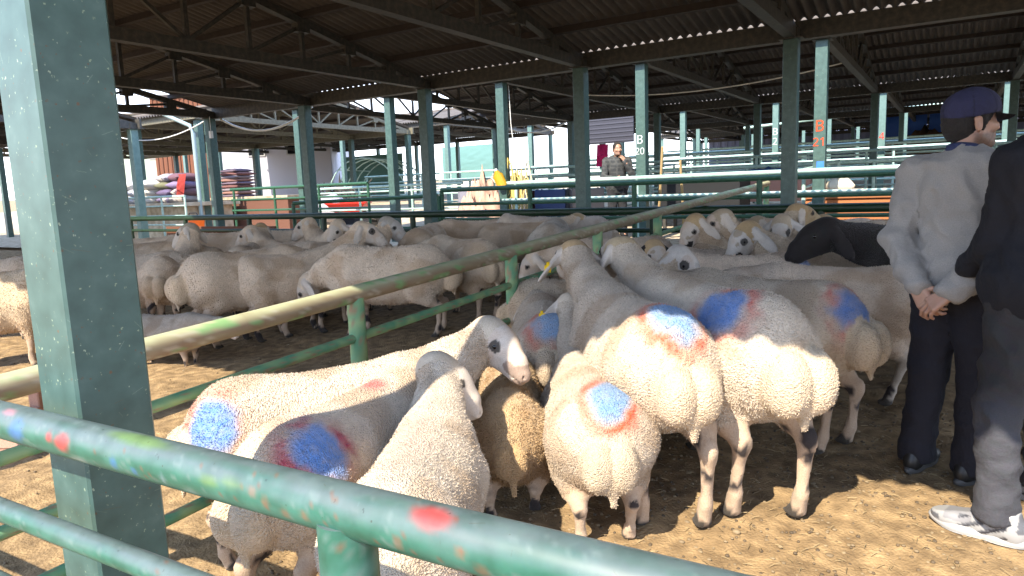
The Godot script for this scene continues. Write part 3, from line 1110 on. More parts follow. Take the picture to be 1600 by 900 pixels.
	flock.append({"label": "sheep behind the biggest ram, small blue mark low on its hip beside a curled tail", "x": -0.864, "z": -3.923, "phi": 128, "s": 1.16, "low": -0.03, "fat": 0.94, "np": 0, "hp": -50, "tail": 1.05, "marks": [[Vector3(-0.43, 0.6, -0.03), Vector3(0.08, 0.11, 0.09), Color(0.09, 0.20, 0.50), Color(0.55, 0.10, 0.08), 1.2]], "wool": Color(0.56, 0.47, 0.36), "hero": true, "tufts": 36000})
	flock.append({"label": "broad grey sheep standing side-on by the man with clasped hands, faint navy smear on rump", "x": -0.557, "z": -4.636, "phi": 157, "s": 1.13, "low": -0.01, "fat": 0.95, "np": 0, "hp": -45, "tail": 1.15, "legs": [0.1, -0.06, 0, 0.05], "marks": [[Vector3(-0.4, 0.64, -0.09), Vector3(0.1, 0.08, 0.1), Color(0.16, 0.19, 0.34), Color(0.3, 0.3, 0.4), 0.3]], "wool": Color(0.64, 0.55, 0.45), "leg": Color(0.42, 0.36, 0.30), "hero": true, "tufts": 36000})
	flock.append({"label": "black sheep with its long black head raised above the pale backs", "x": 0.127, "z": -5.751, "phi": 177, "hy": 6, "hp": -22, "wool": Color(0.013, 0.011, 0.010), "face": Color(0.013, 0.011, 0.010), "crown": Color(0.013, 0.011, 0.010), "muzzle": Color(0.013, 0.011, 0.010), "leg": Color(0.013, 0.011, 0.010), "ear": Color(0.013, 0.011, 0.010), "hero": true, "tufts": 9000, "np": 15.0, "nl": 0.44, "s": 1.3})
	flock.append({"label": "black sheep of which only a narrow strip of back shows between pale ones", "x": -1.282, "z": -4.511, "phi": 172, "s": 1.0, "np": -10, "hp": -50, "wool": Color(0.013, 0.011, 0.010), "face": Color(0.013, 0.011, 0.010), "crown": Color(0.013, 0.011, 0.010), "muzzle": Color(0.013, 0.011, 0.010), "leg": Color(0.013, 0.011, 0.010), "ear": Color(0.013, 0.011, 0.010)})
	flock.append({"label": "pale sheep side-on behind the black strip of back, blue smudge near its tail", "x": -1.305, "z": -5.110, "phi": 174, "s": 1.13, "np": -5, "hp": -50, "marks": [[Vector3(-0.4, 0.62, -0.1), Vector3(0.09, 0.1, 0.14), Color(0.16, 0.22, 0.40), Color(0.36, 0.3, 0.4), 0.3]], "wool": Color(0.70, 0.60, 0.49)})
	flock.append({"label": "white-headed sheep looking out past the ram's shoulder with dark eyes and a brown nose", "x": -2.117, "z": -4.263, "phi": -12, "hy": -42, "hp": -38, "muzzle": Color(0.36, 0.25, 0.18), "eyepatch": 0.016, "hero": true, "face": Color(0.64, 0.60, 0.56), "crown": Color(0.62, 0.58, 0.54), "np": 41.0, "nl": 0.38, "s": 1.05})
	flock.append({"label": "sheep with black ears facing the camera from behind the ram's head", "x": -2.284, "z": -5.296, "phi": -75, "hy": -8, "hp": -34, "ear": Color(0.013, 0.011, 0.010), "muzzle": Color(0.013, 0.011, 0.010), "face": Color(0.60, 0.54, 0.48), "crown": Color(0.50, 0.36, 0.20), "spread": 1.2, "hero": true, "np": 40.0, "nl": 0.36, "s": 1.02})
	flock.append({"label": "tan-crowned sheep with a black nose dipping its face to the left", "x": -0.794, "z": -6.063, "phi": 192, "hy": 12, "hp": -42, "muzzle": Color(0.013, 0.011, 0.010), "crown": Color(0.50, 0.36, 0.20), "face": Color(0.66, 0.62, 0.58), "hero": true, "hs": 1.22, "eyepatch": 0.01, "np": 30.0, "nl": 0.38, "s": 1.12})
	flock.append({"label": "sheep whose round woolly poll rises behind the tan-crowned one", "x": -1.092, "z": -6.312, "phi": 182, "hy": 0, "hp": -30, "crown": Color(0.44, 0.36, 0.26), "np": 47.0, "nl": 0.38, "s": 1.1})
	flock.append({"label": "sheep turned left with a black muzzle and yellow-stained cheek", "x": -1.311, "z": -6.227, "phi": 186, "hy": 28, "hp": -45, "muzzle": Color(0.013, 0.011, 0.010), "crown": Color(0.50, 0.36, 0.20), "hero": true, "np": 44.0, "nl": 0.36, "s": 1.1})
	flock.append({"label": "white-faced sheep with black eyes and nose facing the camera beside the black sheep", "x": -1.475, "z": -6.889, "phi": -100, "hy": -22, "hp": -48, "muzzle": Color(0.013, 0.011, 0.010), "eyepatch": 0.014, "spread": 1.0, "hero": true, "face": Color(0.66, 0.63, 0.60), "np": 30.0, "nl": 0.38, "s": 1.1})
	flock.append({"label": "sheep with a smooth tan head standing highest at the back rail", "x": -1.555, "z": -6.130, "phi": 24, "hy": -14, "hp": -14, "crown": Color(0.50, 0.36, 0.20), "face": Color(0.46, 0.36, 0.22), "ear": Color(0.70, 0.63, 0.56), "hero": true, "np": 44.0, "nl": 0.42, "s": 1.1})
	flock.append({"label": "sheep with a tan forehead looking right just behind the black sheep's head", "x": -1.516, "z": -6.740, "phi": 15, "hy": -18, "hp": -26, "crown": Color(0.50, 0.36, 0.20), "hero": true, "np": 25.0, "nl": 0.38, "s": 1.08})
	flock.append({"label": "grey backed sheep standing broadside under the back rail beside the man's elbow", "x": -0.254, "z": -7.344, "phi": 178, "s": 1.12, "np": -5, "hp": -50, "wool": Color(0.70, 0.60, 0.49)})
	flock.append({"label": "pale sheep standing broadside just in front of the grey one at the man's elbow", "x": -0.061, "z": -6.757, "phi": 176, "s": 1.05, "np": -5, "hp": -50, "wool": Color(0.56, 0.48, 0.38)})
	flock.append({"label": "pale sheep broadside near the inner rail behind the ram's raised head", "x": -2.619, "z": -6.032, "phi": 184, "s": 1.12, "np": -5, "hp": -50, "wool": Color(0.70, 0.60, 0.49)})
	flock.append({"label": "sheep with a brownish poll far back between the black-nosed heads", "x": -1.016, "z": -7.609, "phi": 186, "hp": -30, "hy": 15, "crown": Color(0.46, 0.36, 0.24), "wool": Color(0.70, 0.60, 0.49), "np": 16.0, "nl": 0.38, "s": 1.1})
	flock.append({"label": "sheep with lowered head in the shade behind the tan-crowned one", "x": -1.584, "z": -5.797, "phi": 186, "s": 1.05, "np": -5, "hp": -45, "wool": Color(0.70, 0.60, 0.49)})
	flock.append({"label": "sheep at the wooden feeder with warm sunlight on its legs, beyond the near column", "x": -7.010, "z": -2.675, "phi": 15, "s": 1.18, "np": -10, "hp": -50, "wool": Color(0.56, 0.44, 0.30)})
	flock.append({"label": "sheep behind the one at the wooden feeder", "x": -8.674, "z": -3.281, "phi": 5, "s": 1.18, "np": -5, "hp": -50, "wool": Color(0.68, 0.56, 0.43)})
	flock.append({"label": "dark shaded sheep just right of the near column", "x": -7.157, "z": -4.000, "phi": 8, "s": 1.2, "np": -10, "hp": -55, "wool": Color(0.68, 0.56, 0.43)})
	flock.append({"label": "sheep behind the dark shaded one at the near column", "x": -8.415, "z": -4.862, "phi": 20, "s": 1.2, "np": -10, "hp": -50, "wool": Color(0.74, 0.62, 0.48)})
	flock.append({"label": "sheep at the far rail next to the brown board, back only showing", "x": -9.513, "z": -5.588, "phi": 10, "s": 1.15, "np": -10, "hp": -50, "wool": Color(0.74, 0.62, 0.48)})
	flock.append({"label": "sheep seen from behind with its head turned left over its neighbour", "x": -7.026, "z": -4.382, "phi": 97, "hy": 75, "hp": -28, "wool": Color(0.74, 0.62, 0.48), "hero": true, "crown": Color(0.44, 0.38, 0.30), "np": 52.0, "nl": 0.38, "s": 1.15})
	flock.append({"label": "heavy sheep standing three-quarter on behind the inner rail, rump nearest", "x": -5.725, "z": -4.311, "phi": 38, "s": 1.24, "np": -12, "hp": -50, "wool": Color(0.74, 0.62, 0.48), "hero": true, "fat": 1.05, "tail": 1.1})
	flock.append({"label": "sheep in profile with its neck raised and speckled face looking right", "x": -5.491, "z": -4.607, "phi": 36, "hy": -32, "hp": -22, "spot": 0.9, "wool": Color(0.74, 0.62, 0.48), "hero": true, "eyepatch": 0.012, "np": 36.0, "nl": 0.46, "s": 1.15})
	flock.append({"label": "sheep side-on with a hanging tail at its right, behind the worn inner rail", "x": -4.471, "z": -4.924, "phi": 174, "s": 1.2, "np": -28, "hp": -70, "wool": Color(0.76, 0.64, 0.50), "hero": true, "tail": 1.1})
	flock.append({"label": "sheep turned away near the inner fence post, its tail tucked beside the post", "x": -4.213, "z": -5.736, "phi": 128, "s": 1.15, "np": -5, "hp": -50, "wool": Color(0.74, 0.63, 0.49), "hero": true})
	flock.append({"label": "small pale lamb lying down in the shade behind the near column", "x": -5.707, "z": -3.436, "phi": -8, "s": 0.74, "np": 0, "hp": -30, "dy": -0.1, "wool": Color(0.50, 0.43, 0.35)})
	flock.append({"label": "grey sheep seen from behind with a thin hanging tail by the inner lower rail", "x": -3.855, "z": -7.026, "phi": 82, "s": 1.2, "np": -5, "hp": -50, "wool": Color(0.56, 0.52, 0.46), "hero": true})
	flock.append({"label": "long backed sheep standing broadside at the back rail with its neck up", "x": -4.147, "z": -8.025, "phi": 180, "hy": -90, "hp": -20, "wool": Color(0.60, 0.52, 0.44), "np": 16.0, "nl": 0.4, "s": 1.12})
	flock.append({"label": "sheep with a white and tan head looking right above the inner rail", "x": -4.634, "z": -7.593, "phi": 8, "hy": -10, "hp": -26, "crown": Color(0.50, 0.36, 0.20), "wool": Color(0.74, 0.62, 0.48), "hero": true, "spot": 0.7, "np": 18.0, "nl": 0.38, "s": 1.1})
	flock.append({"label": "round backed sheep facing away at the back rail", "x": -5.527, "z": -6.800, "phi": 82, "s": 1.15, "np": -5, "hp": -50, "wool": Color(0.74, 0.62, 0.48)})
	flock.append({"label": "sheep with a broad white head turned right in front of the back rail", "x": -5.804, "z": -5.640, "phi": 50, "hy": -62, "hp": -32, "wool": Color(0.74, 0.62, 0.48), "hero": true, "hs": 1.25, "face": Color(0.60, 0.57, 0.54), "crown": Color(0.52, 0.48, 0.42), "np": 40.0, "nl": 0.38, "s": 1.12})
	flock.append({"label": "sheep between the profile sheep and the broad white head, only its rump showing", "x": -5.340, "z": -5.558, "phi": 80, "s": 1.1, "np": -10, "hp": -50, "wool": Color(0.74, 0.62, 0.48)})
	flock.append({"label": "sheep facing the camera with a white face and black muzzle", "x": -6.798, "z": -6.152, "phi": -50, "hy": -70, "hp": -45, "muzzle": Color(0.013, 0.011, 0.010), "wool": Color(0.74, 0.62, 0.48), "hero": true, "np": 38.0, "nl": 0.36, "s": 1.12})
	flock.append({"label": "sheep looking left over the heavy sheep's back at the far rail", "x": -6.235, "z": -5.959, "phi": 130, "hy": 52, "hp": -28, "wool": Color(0.74, 0.62, 0.48), "hero": true, "np": 40.0, "nl": 0.38, "s": 1.12})
	flock.append({"label": "sheep with a tan poll facing away behind the heavy sheep", "x": -6.991, "z": -5.316, "phi": 96, "hy": 0, "hp": -26, "crown": Color(0.50, 0.36, 0.20), "wool": Color(0.74, 0.62, 0.48), "hero": true, "np": 40.0, "nl": 0.36, "s": 1.12})
	flock.append({"label": "sheep with a white cheek looking left beside the tan poll", "x": -6.594, "z": -5.611, "phi": 150, "hy": 30, "hp": -35, "wool": Color(0.68, 0.56, 0.43), "hero": true, "np": 38.0, "nl": 0.36, "s": 1.1})
	flock.append({"label": "sheep at the far rail under the stacked sacks, flank in shade", "x": -8.728, "z": -6.201, "phi": 185, "s": 1.15, "np": -5, "hp": -50, "wool": Color(0.68, 0.56, 0.43)})
	flock.append({"label": "sheep at the far rail behind the one with a tan poll", "x": -7.999, "z": -6.660, "phi": 178, "s": 1.12, "np": -5, "hp": -50, "wool": Color(0.68, 0.56, 0.43)})
	flock.append({"label": "sheep resting its body along the back rail between the two column feet", "x": -5.468, "z": -7.782, "phi": 170, "s": 1.12, "np": -5, "hp": -50, "wool": Color(0.68, 0.56, 0.43)})

# ------------------------------------------------------------------ fences
func rail_part(root: Node3D, a: Vector3, b: Vector3, r: float, mat: Material, called := "rail", seg := 12) -> MeshInstance3D:
	var m := MB.new()
	m.tube([a, b], [r, r], seg)
	var o := obj(called, m.mesh(), mat, root)
	return o

func post_part(root: Node3D, x: float, z: float, y0: float, y1: float, r: float, mat: Material):
	var m := MB.new()
	m.tube([Vector3(0, y0, 0), Vector3(0, y1, 0)], [r, r], 12)
	var o := obj("post", m.mesh(), mat, root)
	o.position = Vector3(x, 0, z)

# straight pipe fence parallel to the sheds; ys = heights of its rails
func pipe_fence(label: String, x0: float, x1: float, z: float, ys: Array, r: float, gap: float, mat: Material, first := 0.0, pr := 0.03):
	var root := thing("pipe_fence", label, "fence", Vector3(x0, 0, z), 0.0, "pipe fences of the market pens")
	for y: float in ys:
		rail_part(root, Vector3(0, y, 0), Vector3(x1 - x0, y, 0), r if y == ys[0] else r * 0.7, mat)
	var x := first
	while x <= x1 - x0 + 0.01:
		post_part(root, x, -0.004, gy(z) - 0.05, ys[0] - 0.01, pr, mat)
		x += gap
	return root

# cross fence running away from the walkway (along z), following the ground
func cross_fence(label: String, x: float, z0: float, z1: float, hs: Array, r: float, mat: Material, x1 := INF):
	var xe := x if x1 == INF else x1
	var root := thing("cross_fence", label, "fence", Vector3(x, 0, z0), 0.0, "pipe fences of the market pens")
	for h: float in hs:
		rail_part(root, Vector3(0, gy(z0) + h, 0), Vector3(xe - x, gy(z1) + h, z1 - z0), r if h == hs[0] else r * 0.7, mat)
	var n := maxi(1, roundi(absf(z1 - z0) / 2.0))
	for i in n + 1:
		var t := float(i) / n
		post_part(root, (xe - x) * t, (z1 - z0) * t, gy(z0 + (z1 - z0) * t) - 0.05, gy(z0 + (z1 - z0) * t) + hs[0] - 0.01, r, mat)
	return root

# pipe whose paint is worn, smeared and splashed: colour from a function of the point along and round it
func worn_pipe(a: Vector3, b: Vector3, r: float, seg: int, step: float, fn: Callable) -> ArrayMesh:
	var m := MB.new()
	var n := maxi(2, int(a.distance_to(b) / step))
	var pts := []
	var rad := []
	for i in n + 1:
		pts.append(a.lerp(b, float(i) / n))
		rad.append(r)
	m.tube(pts, rad, seg)
	for k in m.v.size():
		m.c[k] = fn.call(m.v[k], m.n[k])
	return m.mesh()

var pn: FastNoiseLite
func front_paint(p: Vector3, nn: Vector3) -> Color:
	# teal-green gloss paint, rubbed grey-violet along the top, with raddle splashes
	var c := Color(0.028, 0.125, 0.085)
	var w := pn.get_noise_3d(p.x * 5.0, p.y * 22.0, p.z * 22.0)
	var w2 := pn.get_noise_3d(p.x * 30.0 + 9.0, p.y * 70.0, p.z * 70.0)
	c = c.lerp(Color(0.055, 0.175, 0.135), clampf(w * 1.4 + 0.35, 0.0, 0.9))
	var top := clampf(nn.y * 1.3 - 0.1 + w * 0.8, 0.0, 1.0)
	c = c.lerp(Color(0.125, 0.135, 0.145), top * 0.7)
	if w2 > 0.40:
		c = c.lerp(Color(0.16, 0.21, 0.195), 0.4)
	if w2 < -0.52:
		c = c.lerp(Color(0.16, 0.09, 0.055), 0.7)
	for s in splashes:
		var dv: Vector3 = p - s[0]
		var dd := Vector3(dv.x / s[1], dv.y / s[2], dv.z / s[2]).length() + w2 * 0.16 + w * 0.25
		c = c.lerp(s[3], smoothstep(1.15, 0.35, dd) * s[4])
	return c

func worn_paint(p: Vector3, nn: Vector3) -> Color:
	# green paint worn through to brown dust and rust on the side the flock rubs, limy grease on top
	var w := pn.get_noise_3d(p.x * 6.0, p.y * 14.0, p.z * 5.0)
	var w2 := pn.get_noise_3d(p.x * 40.0, p.y * 60.0, p.z * 40.0)
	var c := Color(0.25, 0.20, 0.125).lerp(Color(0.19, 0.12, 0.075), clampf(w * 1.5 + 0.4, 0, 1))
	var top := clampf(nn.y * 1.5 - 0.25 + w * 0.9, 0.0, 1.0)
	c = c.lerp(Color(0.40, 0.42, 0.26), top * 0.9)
	if w > 0.25:
		c = c.lerp(Color(0.16, 0.34, 0.13), clampf((w - 0.25) * 5.0, 0, 0.8))
	if w2 > 0.35:
		c = c.lerp(Color(0.45, 0.42, 0.34), 0.5)
	return c

func green_worn(p: Vector3, nn: Vector3) -> Color:
	var w := pn.get_noise_3d(p.x * 8.0, p.y * 8.0, p.z * 8.0)
	var w2 := pn.get_noise_3d(p.x * 40.0, p.y * 40.0, p.z * 40.0)
	var c := Color(0.10, 0.27, 0.15).lerp(Color(0.24, 0.36, 0.17), clampf(w * 1.6 + 0.4, 0, 1))
	if w2 > 0.3:
		c = Color(0.27, 0.19, 0.11)
	return c

var splashes := []
func build_fences():
	pn = FastNoiseLite.new()
	pn.seed = 33
	pn.frequency = 1.0
	pn.fractal_octaves = 3
	M.worn = plain(Color(1, 1, 1), 0.55)
	M.worn.normal_enabled = false
	var BLU := Color(0.05, 0.15, 0.34)
	var RED := Color(0.36, 0.05, 0.045)
	var LIM := Color(0.13, 0.22, 0.07)
	splashes = [[Vector3(-1.575, 0.953, -0.611), 0.035, 0.030, BLU, 0.85], [Vector3(-1.405, 0.955, -0.618), 0.030, 0.020, RED, 0.95], [Vector3(-1.452, 0.960, -0.616), 0.013, 0.011, RED, 0.9],
		[Vector3(-1.24, 0.943, -0.622), 0.014, 0.016, BLU, 0.7], [Vector3(-1.18, 0.938, -0.624), 0.011, 0.009, BLU, 0.7], [Vector3(-1.20, 0.985, -0.651), 0.11, 0.02, LIM, 0.8], [Vector3(-0.98, 0.958, -0.634), 0.03, 0.012, LIM, 0.7], [Vector3(-0.93, 0.963, -0.636), 0.03, 0.01, LIM, 0.6],
		[Vector3(-0.555, 0.981, -0.665), 0.038, 0.022, RED, 0.95], [Vector3(-1.36, 0.928, -0.622), 0.035, 0.008, Color(0.35, 0.38, 0.36), 0.6],
		[Vector3(-0.85, 0.948, -0.636), 0.011, 0.011, Color(0.20, 0.11, 0.065), 0.7], [Vector3(-0.81, 0.938, -0.638), 0.012, 0.011, Color(0.20, 0.11, 0.065), 0.7], [Vector3(-0.77, 0.943, -0.640), 0.010, 0.010, Color(0.20, 0.11, 0.065), 0.7], [Vector3(-0.88, 0.960, -0.635), 0.012, 0.01, Color(0.24, 0.14, 0.10), 0.6],
		[Vector3(-0.47, 0.933, -0.653), 0.014, 0.012, Color(0.20, 0.11, 0.065), 0.7], [Vector3(-0.50, 0.953, -0.650), 0.010, 0.010, Color(0.20, 0.11, 0.065), 0.7], [Vector3(-0.60, 0.938, -0.646), 0.010, 0.008, Color(0.22, 0.12, 0.08), 0.6], [Vector3(-0.43, 0.928, -0.655), 0.012, 0.008, Color(0.20, 0.11, 0.065), 0.7],
		[Vector3(-1.63, 0.983, -0.624), 0.03, 0.012, Color(0.50, 0.20, 0.24), 0.6], [Vector3(-1.10, 0.938, -0.627), 0.008, 0.012, Color(0.22, 0.32, 0.35), 0.6], [Vector3(-1.03, 0.928, -0.632), 0.03, 0.006, Color(0.28, 0.36, 0.34), 0.6]]
	var t := thing("front_fence", "thick green pipe fence nearest the camera, its top rail splashed with blue and red", "fence", Vector3(-0.727, 0, -0.66), 0.0, "pipe fences of the market pens")
	var mesh := worn_pipe(Vector3(-3.6, 0.948, -0.570), Vector3(1.6, 0.948, -0.766), 0.038, 32, 0.007, front_paint)
	obj("rail", mesh, M.rail, t).position = Vector3(0.727, 0, 0.66)
	for y: float in [0.725, 0.53, 0.30]:
		mesh = worn_pipe(Vector3(-3.6, y, -0.575), Vector3(1.6, y, -0.771), 0.024, 20, 0.012, front_paint)
		obj("rail", mesh, M.rail, t).position = Vector3(0.727, 0, 0.66)
	for x: float in [-2.75, -0.727, 1.2]:
		var pz := -0.641 - 0.0378 * (x + 1.72)
		mesh = worn_pipe(Vector3(x, -0.05, pz), Vector3(x, 0.935, pz), 0.043, 24, 0.012, front_paint)
		obj("post", mesh, M.rail, t).position = Vector3(0.727, 0, 0.66)
	# the worn fence that divides the two pens
	t = thing("dividing_fence", "worn pipe fence running back between the two pens, paint rubbed to brown", "fence", Vector3(-2.55, 0, -0.78), 0.0, "pipe fences of the market pens")
	var org := Vector3(2.55, 0, 0.78)
	for y: float in [0.785, 0.56, 0.32, 0.10]:
		var e := Vector3(-2.55, y + 0.0445 * (12.0 if y > 0.7 else 8.3), -12.0 if y > 0.7 else -8.3)
		var a := Vector3(-2.55, y + 0.0445 * 0.70, -0.70)
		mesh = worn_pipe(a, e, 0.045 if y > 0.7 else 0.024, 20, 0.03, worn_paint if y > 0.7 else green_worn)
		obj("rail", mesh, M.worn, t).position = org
	for z: float in [-2.55, -4.05, -5.45, -6.9, -11.9]:
		mesh = worn_pipe(Vector3(-2.55, gy(z) - 0.05, z), Vector3(-2.55, 0.765 - 0.0445 * z, z), 0.044, 16, 0.03, green_worn)
		obj("post", mesh, M.worn, t).position = org
	# back rail of the pens
	t = thing("back_fence", "dark green pipe fence closing the back of the sheep pens", "fence", Vector3(-7.08, 0, -8.5), 0.0, "pipe fences of the market pens")
	for q in [[1.05, 0.052], [0.80, 0.03], [0.52, 0.03]]:
		mesh = worn_pipe(Vector3(-9.0, q[0] - 0.0, 0), Vector3(10.0, q[0], 0), q[1], 16, 0.05, green_worn)
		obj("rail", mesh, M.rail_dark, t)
	for i in 10:
		mesh = worn_pipe(Vector3(-8.0 + i * 1.97 + 0.06, 0.05, 0), Vector3(-8.0 + i * 1.97 + 0.06, 1.02, 0), 0.045, 12, 0.1, green_worn)
		obj("post", mesh, M.rail_dark, t)
	# beyond the back rail
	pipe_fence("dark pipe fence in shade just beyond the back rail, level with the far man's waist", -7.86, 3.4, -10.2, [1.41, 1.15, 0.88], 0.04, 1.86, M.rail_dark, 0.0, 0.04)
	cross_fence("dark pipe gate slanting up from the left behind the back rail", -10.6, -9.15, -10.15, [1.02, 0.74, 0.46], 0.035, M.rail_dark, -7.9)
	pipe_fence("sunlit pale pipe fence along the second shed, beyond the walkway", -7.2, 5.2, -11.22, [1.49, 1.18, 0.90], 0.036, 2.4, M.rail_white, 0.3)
	pipe_fence("pale pipe fence halfway down the second shed", -11.8, 6.0, -15.4, [1.66, 1.38, 1.10], 0.036, 2.4, M.rail_white, 0.9)
	pipe_fence("pipe fence at the far edge of the second shed", -12.6, 8.0, -19.3, [1.98, 1.70, 1.42, 1.15], 0.036, 2.6, M.rail_white, 0.4)
	pipe_fence("pale pipe fence along the near edge of the third shed", -12.6, 9.0, -21.6, [2.10, 1.84, 1.56, 1.28], 0.04, 2.76, M.rail_white, 0.2)
	pipe_fence("thin pipe fence halfway down the third shed", -12.6, 9.0, -25.6, [2.36, 2.06, 1.78], 0.036, 2.6, M.rail_white, 0.2)
	pipe_fence("pipe fence at the far edge of the third shed", -16.0, 10.0, -31.0, [2.64, 2.34, 2.05, 1.78], 0.045, 2.76, M.rail_white, 0.2)
	pipe_fence("highest pale pipe fence, farthest back before the hay", -18.0, 10.0, -36.0, [2.98, 2.62, 2.30], 0.05, 2.9, M.rail_white, 0.6)
	for q in [["cross rails between pens of the second shed, right of the wooden poles", -1.9, -11.4, -15.2], ["cross rails between pens of the second shed, by the crates", -6.6, -15.6, -19.2], ["cross rails between pens of the third shed, behind the grey panel", -9.8, -21.9, -25.5], ["cross rails in the third shed near its painted column", -3.9, -21.9, -25.5], ["cross rails in the third shed toward the cap of the man", 0.4, -21.9, -25.5]]:
		cross_fence(q[0], q[1], q[2], q[3], [1.15, 0.88, 0.6, 0.32], 0.03, M.rail_white)
	# left side, in front of the sacks
	pipe_fence("tall pale railing in front of the stacked sacks at the left", -18.6, -14.9, -9.75, [1.50, 1.28, 1.05, 0.84], 0.026, 0.92, M.rail_white, 0.0, 0.024)
	pipe_fence("dark rail fence under the purple sack stack", -15.2, -10.6, -11.2, [1.62, 1.36, 1.10], 0.035, 1.5, M.rail_dark, 0.1)
	pipe_fence("pale double rail fence before the heap of old tools", -14.6, -9.4, -13.0, [1.56, 1.44, 1.0], 0.03, 1.7, M.rail_white, 0.3)
	pipe_fence("pale pen railing beside the hoop frames", -20.0, -13.4, -21.0, [2.05, 1.80, 1.55, 1.30], 0.035, 1.4, M.rail_white, 0.1)

# ------------------------------------------------------------------ things in the yard
func sack_mesh(sd: int) -> ArrayMesh:
	# a filled sack lying flat: pillow with pinched corners and a sagging skin
	var m := MB.new()
	var nz := FastNoiseLite.new()
	nz.seed = sd
	nz.frequency = 2.2
	var n := 12
	for side in 2:
		var k0 := m.v.size()
		for j in n + 1:
			for i in n + 1:
				var u := i * 2.0 / n - 1.0
				var v := j * 2.0 / n - 1.0
				var h := pow(maxf(0.0, (1.0 - pow(absf(u), 3.0)) * (1.0 - pow(absf(v), 3.0))), 0.55)
				var p := Vector3(u * (0.5 - 0.05 * (1.0 - v * v) * 0.6), (h * 0.5) * (1.0 if side == 0 else -1.0), v * (0.5 - 0.05 * (1.0 - u * u)))
				p.y += nz.get_noise_3dv(p * 1.5) * 0.14 * h
				m.v.append(p)
				m.n.append(Vector3.UP)
				m.c.append(Color(1, 1, 1))
				if i < n and j < n:
					var k := k0 + j * (n + 1) + i
					if side == 0:
						m.ix.append_array(PackedInt32Array([k, k + 1, k + n + 1, k + 1, k + n + 2, k + n + 1]))
					else:
						m.ix.append_array(PackedInt32Array([k, k + n + 1, k + 1, k + 1, k + n + 1, k + n + 2]))
	var st := SurfaceTool.new()
	st.create_from(m.mesh(), 0)
	st.generate_normals()
	return st.commit()

var sack_forms := []
func sack(label: String, at: Vector3, size: Vector3, turn: float, c: Color, group: String, band := Color(0, 0, 0, 0)):
	var i := rng.randi() % sack_forms.size()
	var o := obj("sack", sack_forms[i], cloth_mat(c))
	o.position = at
	o.rotation.y = turn
	o.scale = size
	tag(o, label, "sack", group)
	if band.a > 0.0:
		var m := MB.new()
		m.tube([Vector3(-0.47, 0, 0), Vector3(-0.3, 0, 0)], [0.52, 0.515], 16, false)
		var st := obj("printed_band", sack_forms[i], cloth_mat(band), o)
		st.scale = Vector3(0.34, 1.03, 1.01)
		st.position.x = 0.02

var cloth_cache := {}
func cloth_mat(c: Color, rough := 0.9) -> StandardMaterial3D:
	var k := c.to_html() + str(rough)
	if not cloth_cache.has(k):
		var m: StandardMaterial3D = M.cloth.duplicate()
		m.albedo_color = c
		m.roughness = rough
		cloth_cache[k] = m
	return cloth_cache[k]

func box_part(root: Node3D, called: String, at: Vector3, size: Vector3, mat: Material, bev := 0.006, bs := Basis.IDENTITY) -> MeshInstance3D:
	var m := MB.new()
	m.box(Vector3.ZERO, size, Basis.IDENTITY, bev)
	var o := obj(called, m.mesh(), mat, root)
	o.transform = Transform3D(bs, at)
	return o

func tube_part(root: Node, called: String, pts: Array, r: float, mat: Material, seg := 8) -> MeshInstance3D:
	var m := MB.new()
	var rr := []
	for p in pts:
		rr.append(r)
	m.tube(pts, rr, seg)
	return obj(called, m.mesh(), mat, root)

# crumpled sheet thrown over a heap
func heap_mesh(sx: float, sy: float, sz: float, sd: int, rough := 0.35, n := 26) -> ArrayMesh:
	var nz := FastNoiseLite.new()
	nz.seed = sd
	nz.frequency = 1.6
	nz.noise_type = FastNoiseLite.TYPE_SIMPLEX
	nz.fractal_type = FastNoiseLite.FRACTAL_RIDGED
	nz.fractal_octaves = 3
	var m := MB.new()
	for j in n + 1:
		for i in n + 1:
			var u := i * 2.0 / n - 1.0
			var v := j * 2.0 / n - 1.0
			var rr := minf(sqrt(u * u + v * v), 1.0)
			var d := 1.0 - pow(rr, 2.2)
			var h := d * (0.8 + rough * nz.get_noise_2d(u, v)) + 0.05 * nz.get_noise_2d(u * 3.0, v * 3.0) * d
			m.v.append(Vector3(u * sx * 0.5, h * sy, v * sz * 0.5))
			m.n.append(Vector3.UP)
			m.c.append(Color(1, 1, 1))
			if i < n and j < n:
				var k := j * (n + 1) + i
				m.ix.append_array(PackedInt32Array([k, k + 1, k + n + 1, k + 1, k + n + 2, k + n + 1]))
	var st := SurfaceTool.new()
	st.create_from(m.mesh(), 0)
	st.generate_normals()
	return st.commit()

func lettering(parent: Node, s: String, at: Vector3, h: float, c: Color):
	var t := TextMesh.new()
	var f := SystemFont.new()
	f.font_names = PackedStringArray(["Droid Sans"])
	t.font = f
	t.text = s
	t.font_size = 64
	t.pixel_size = h / 46.0
	t.depth = 0.004
	var o := obj("lettering", t, plain(c, 0.7), parent)
	o.position = at

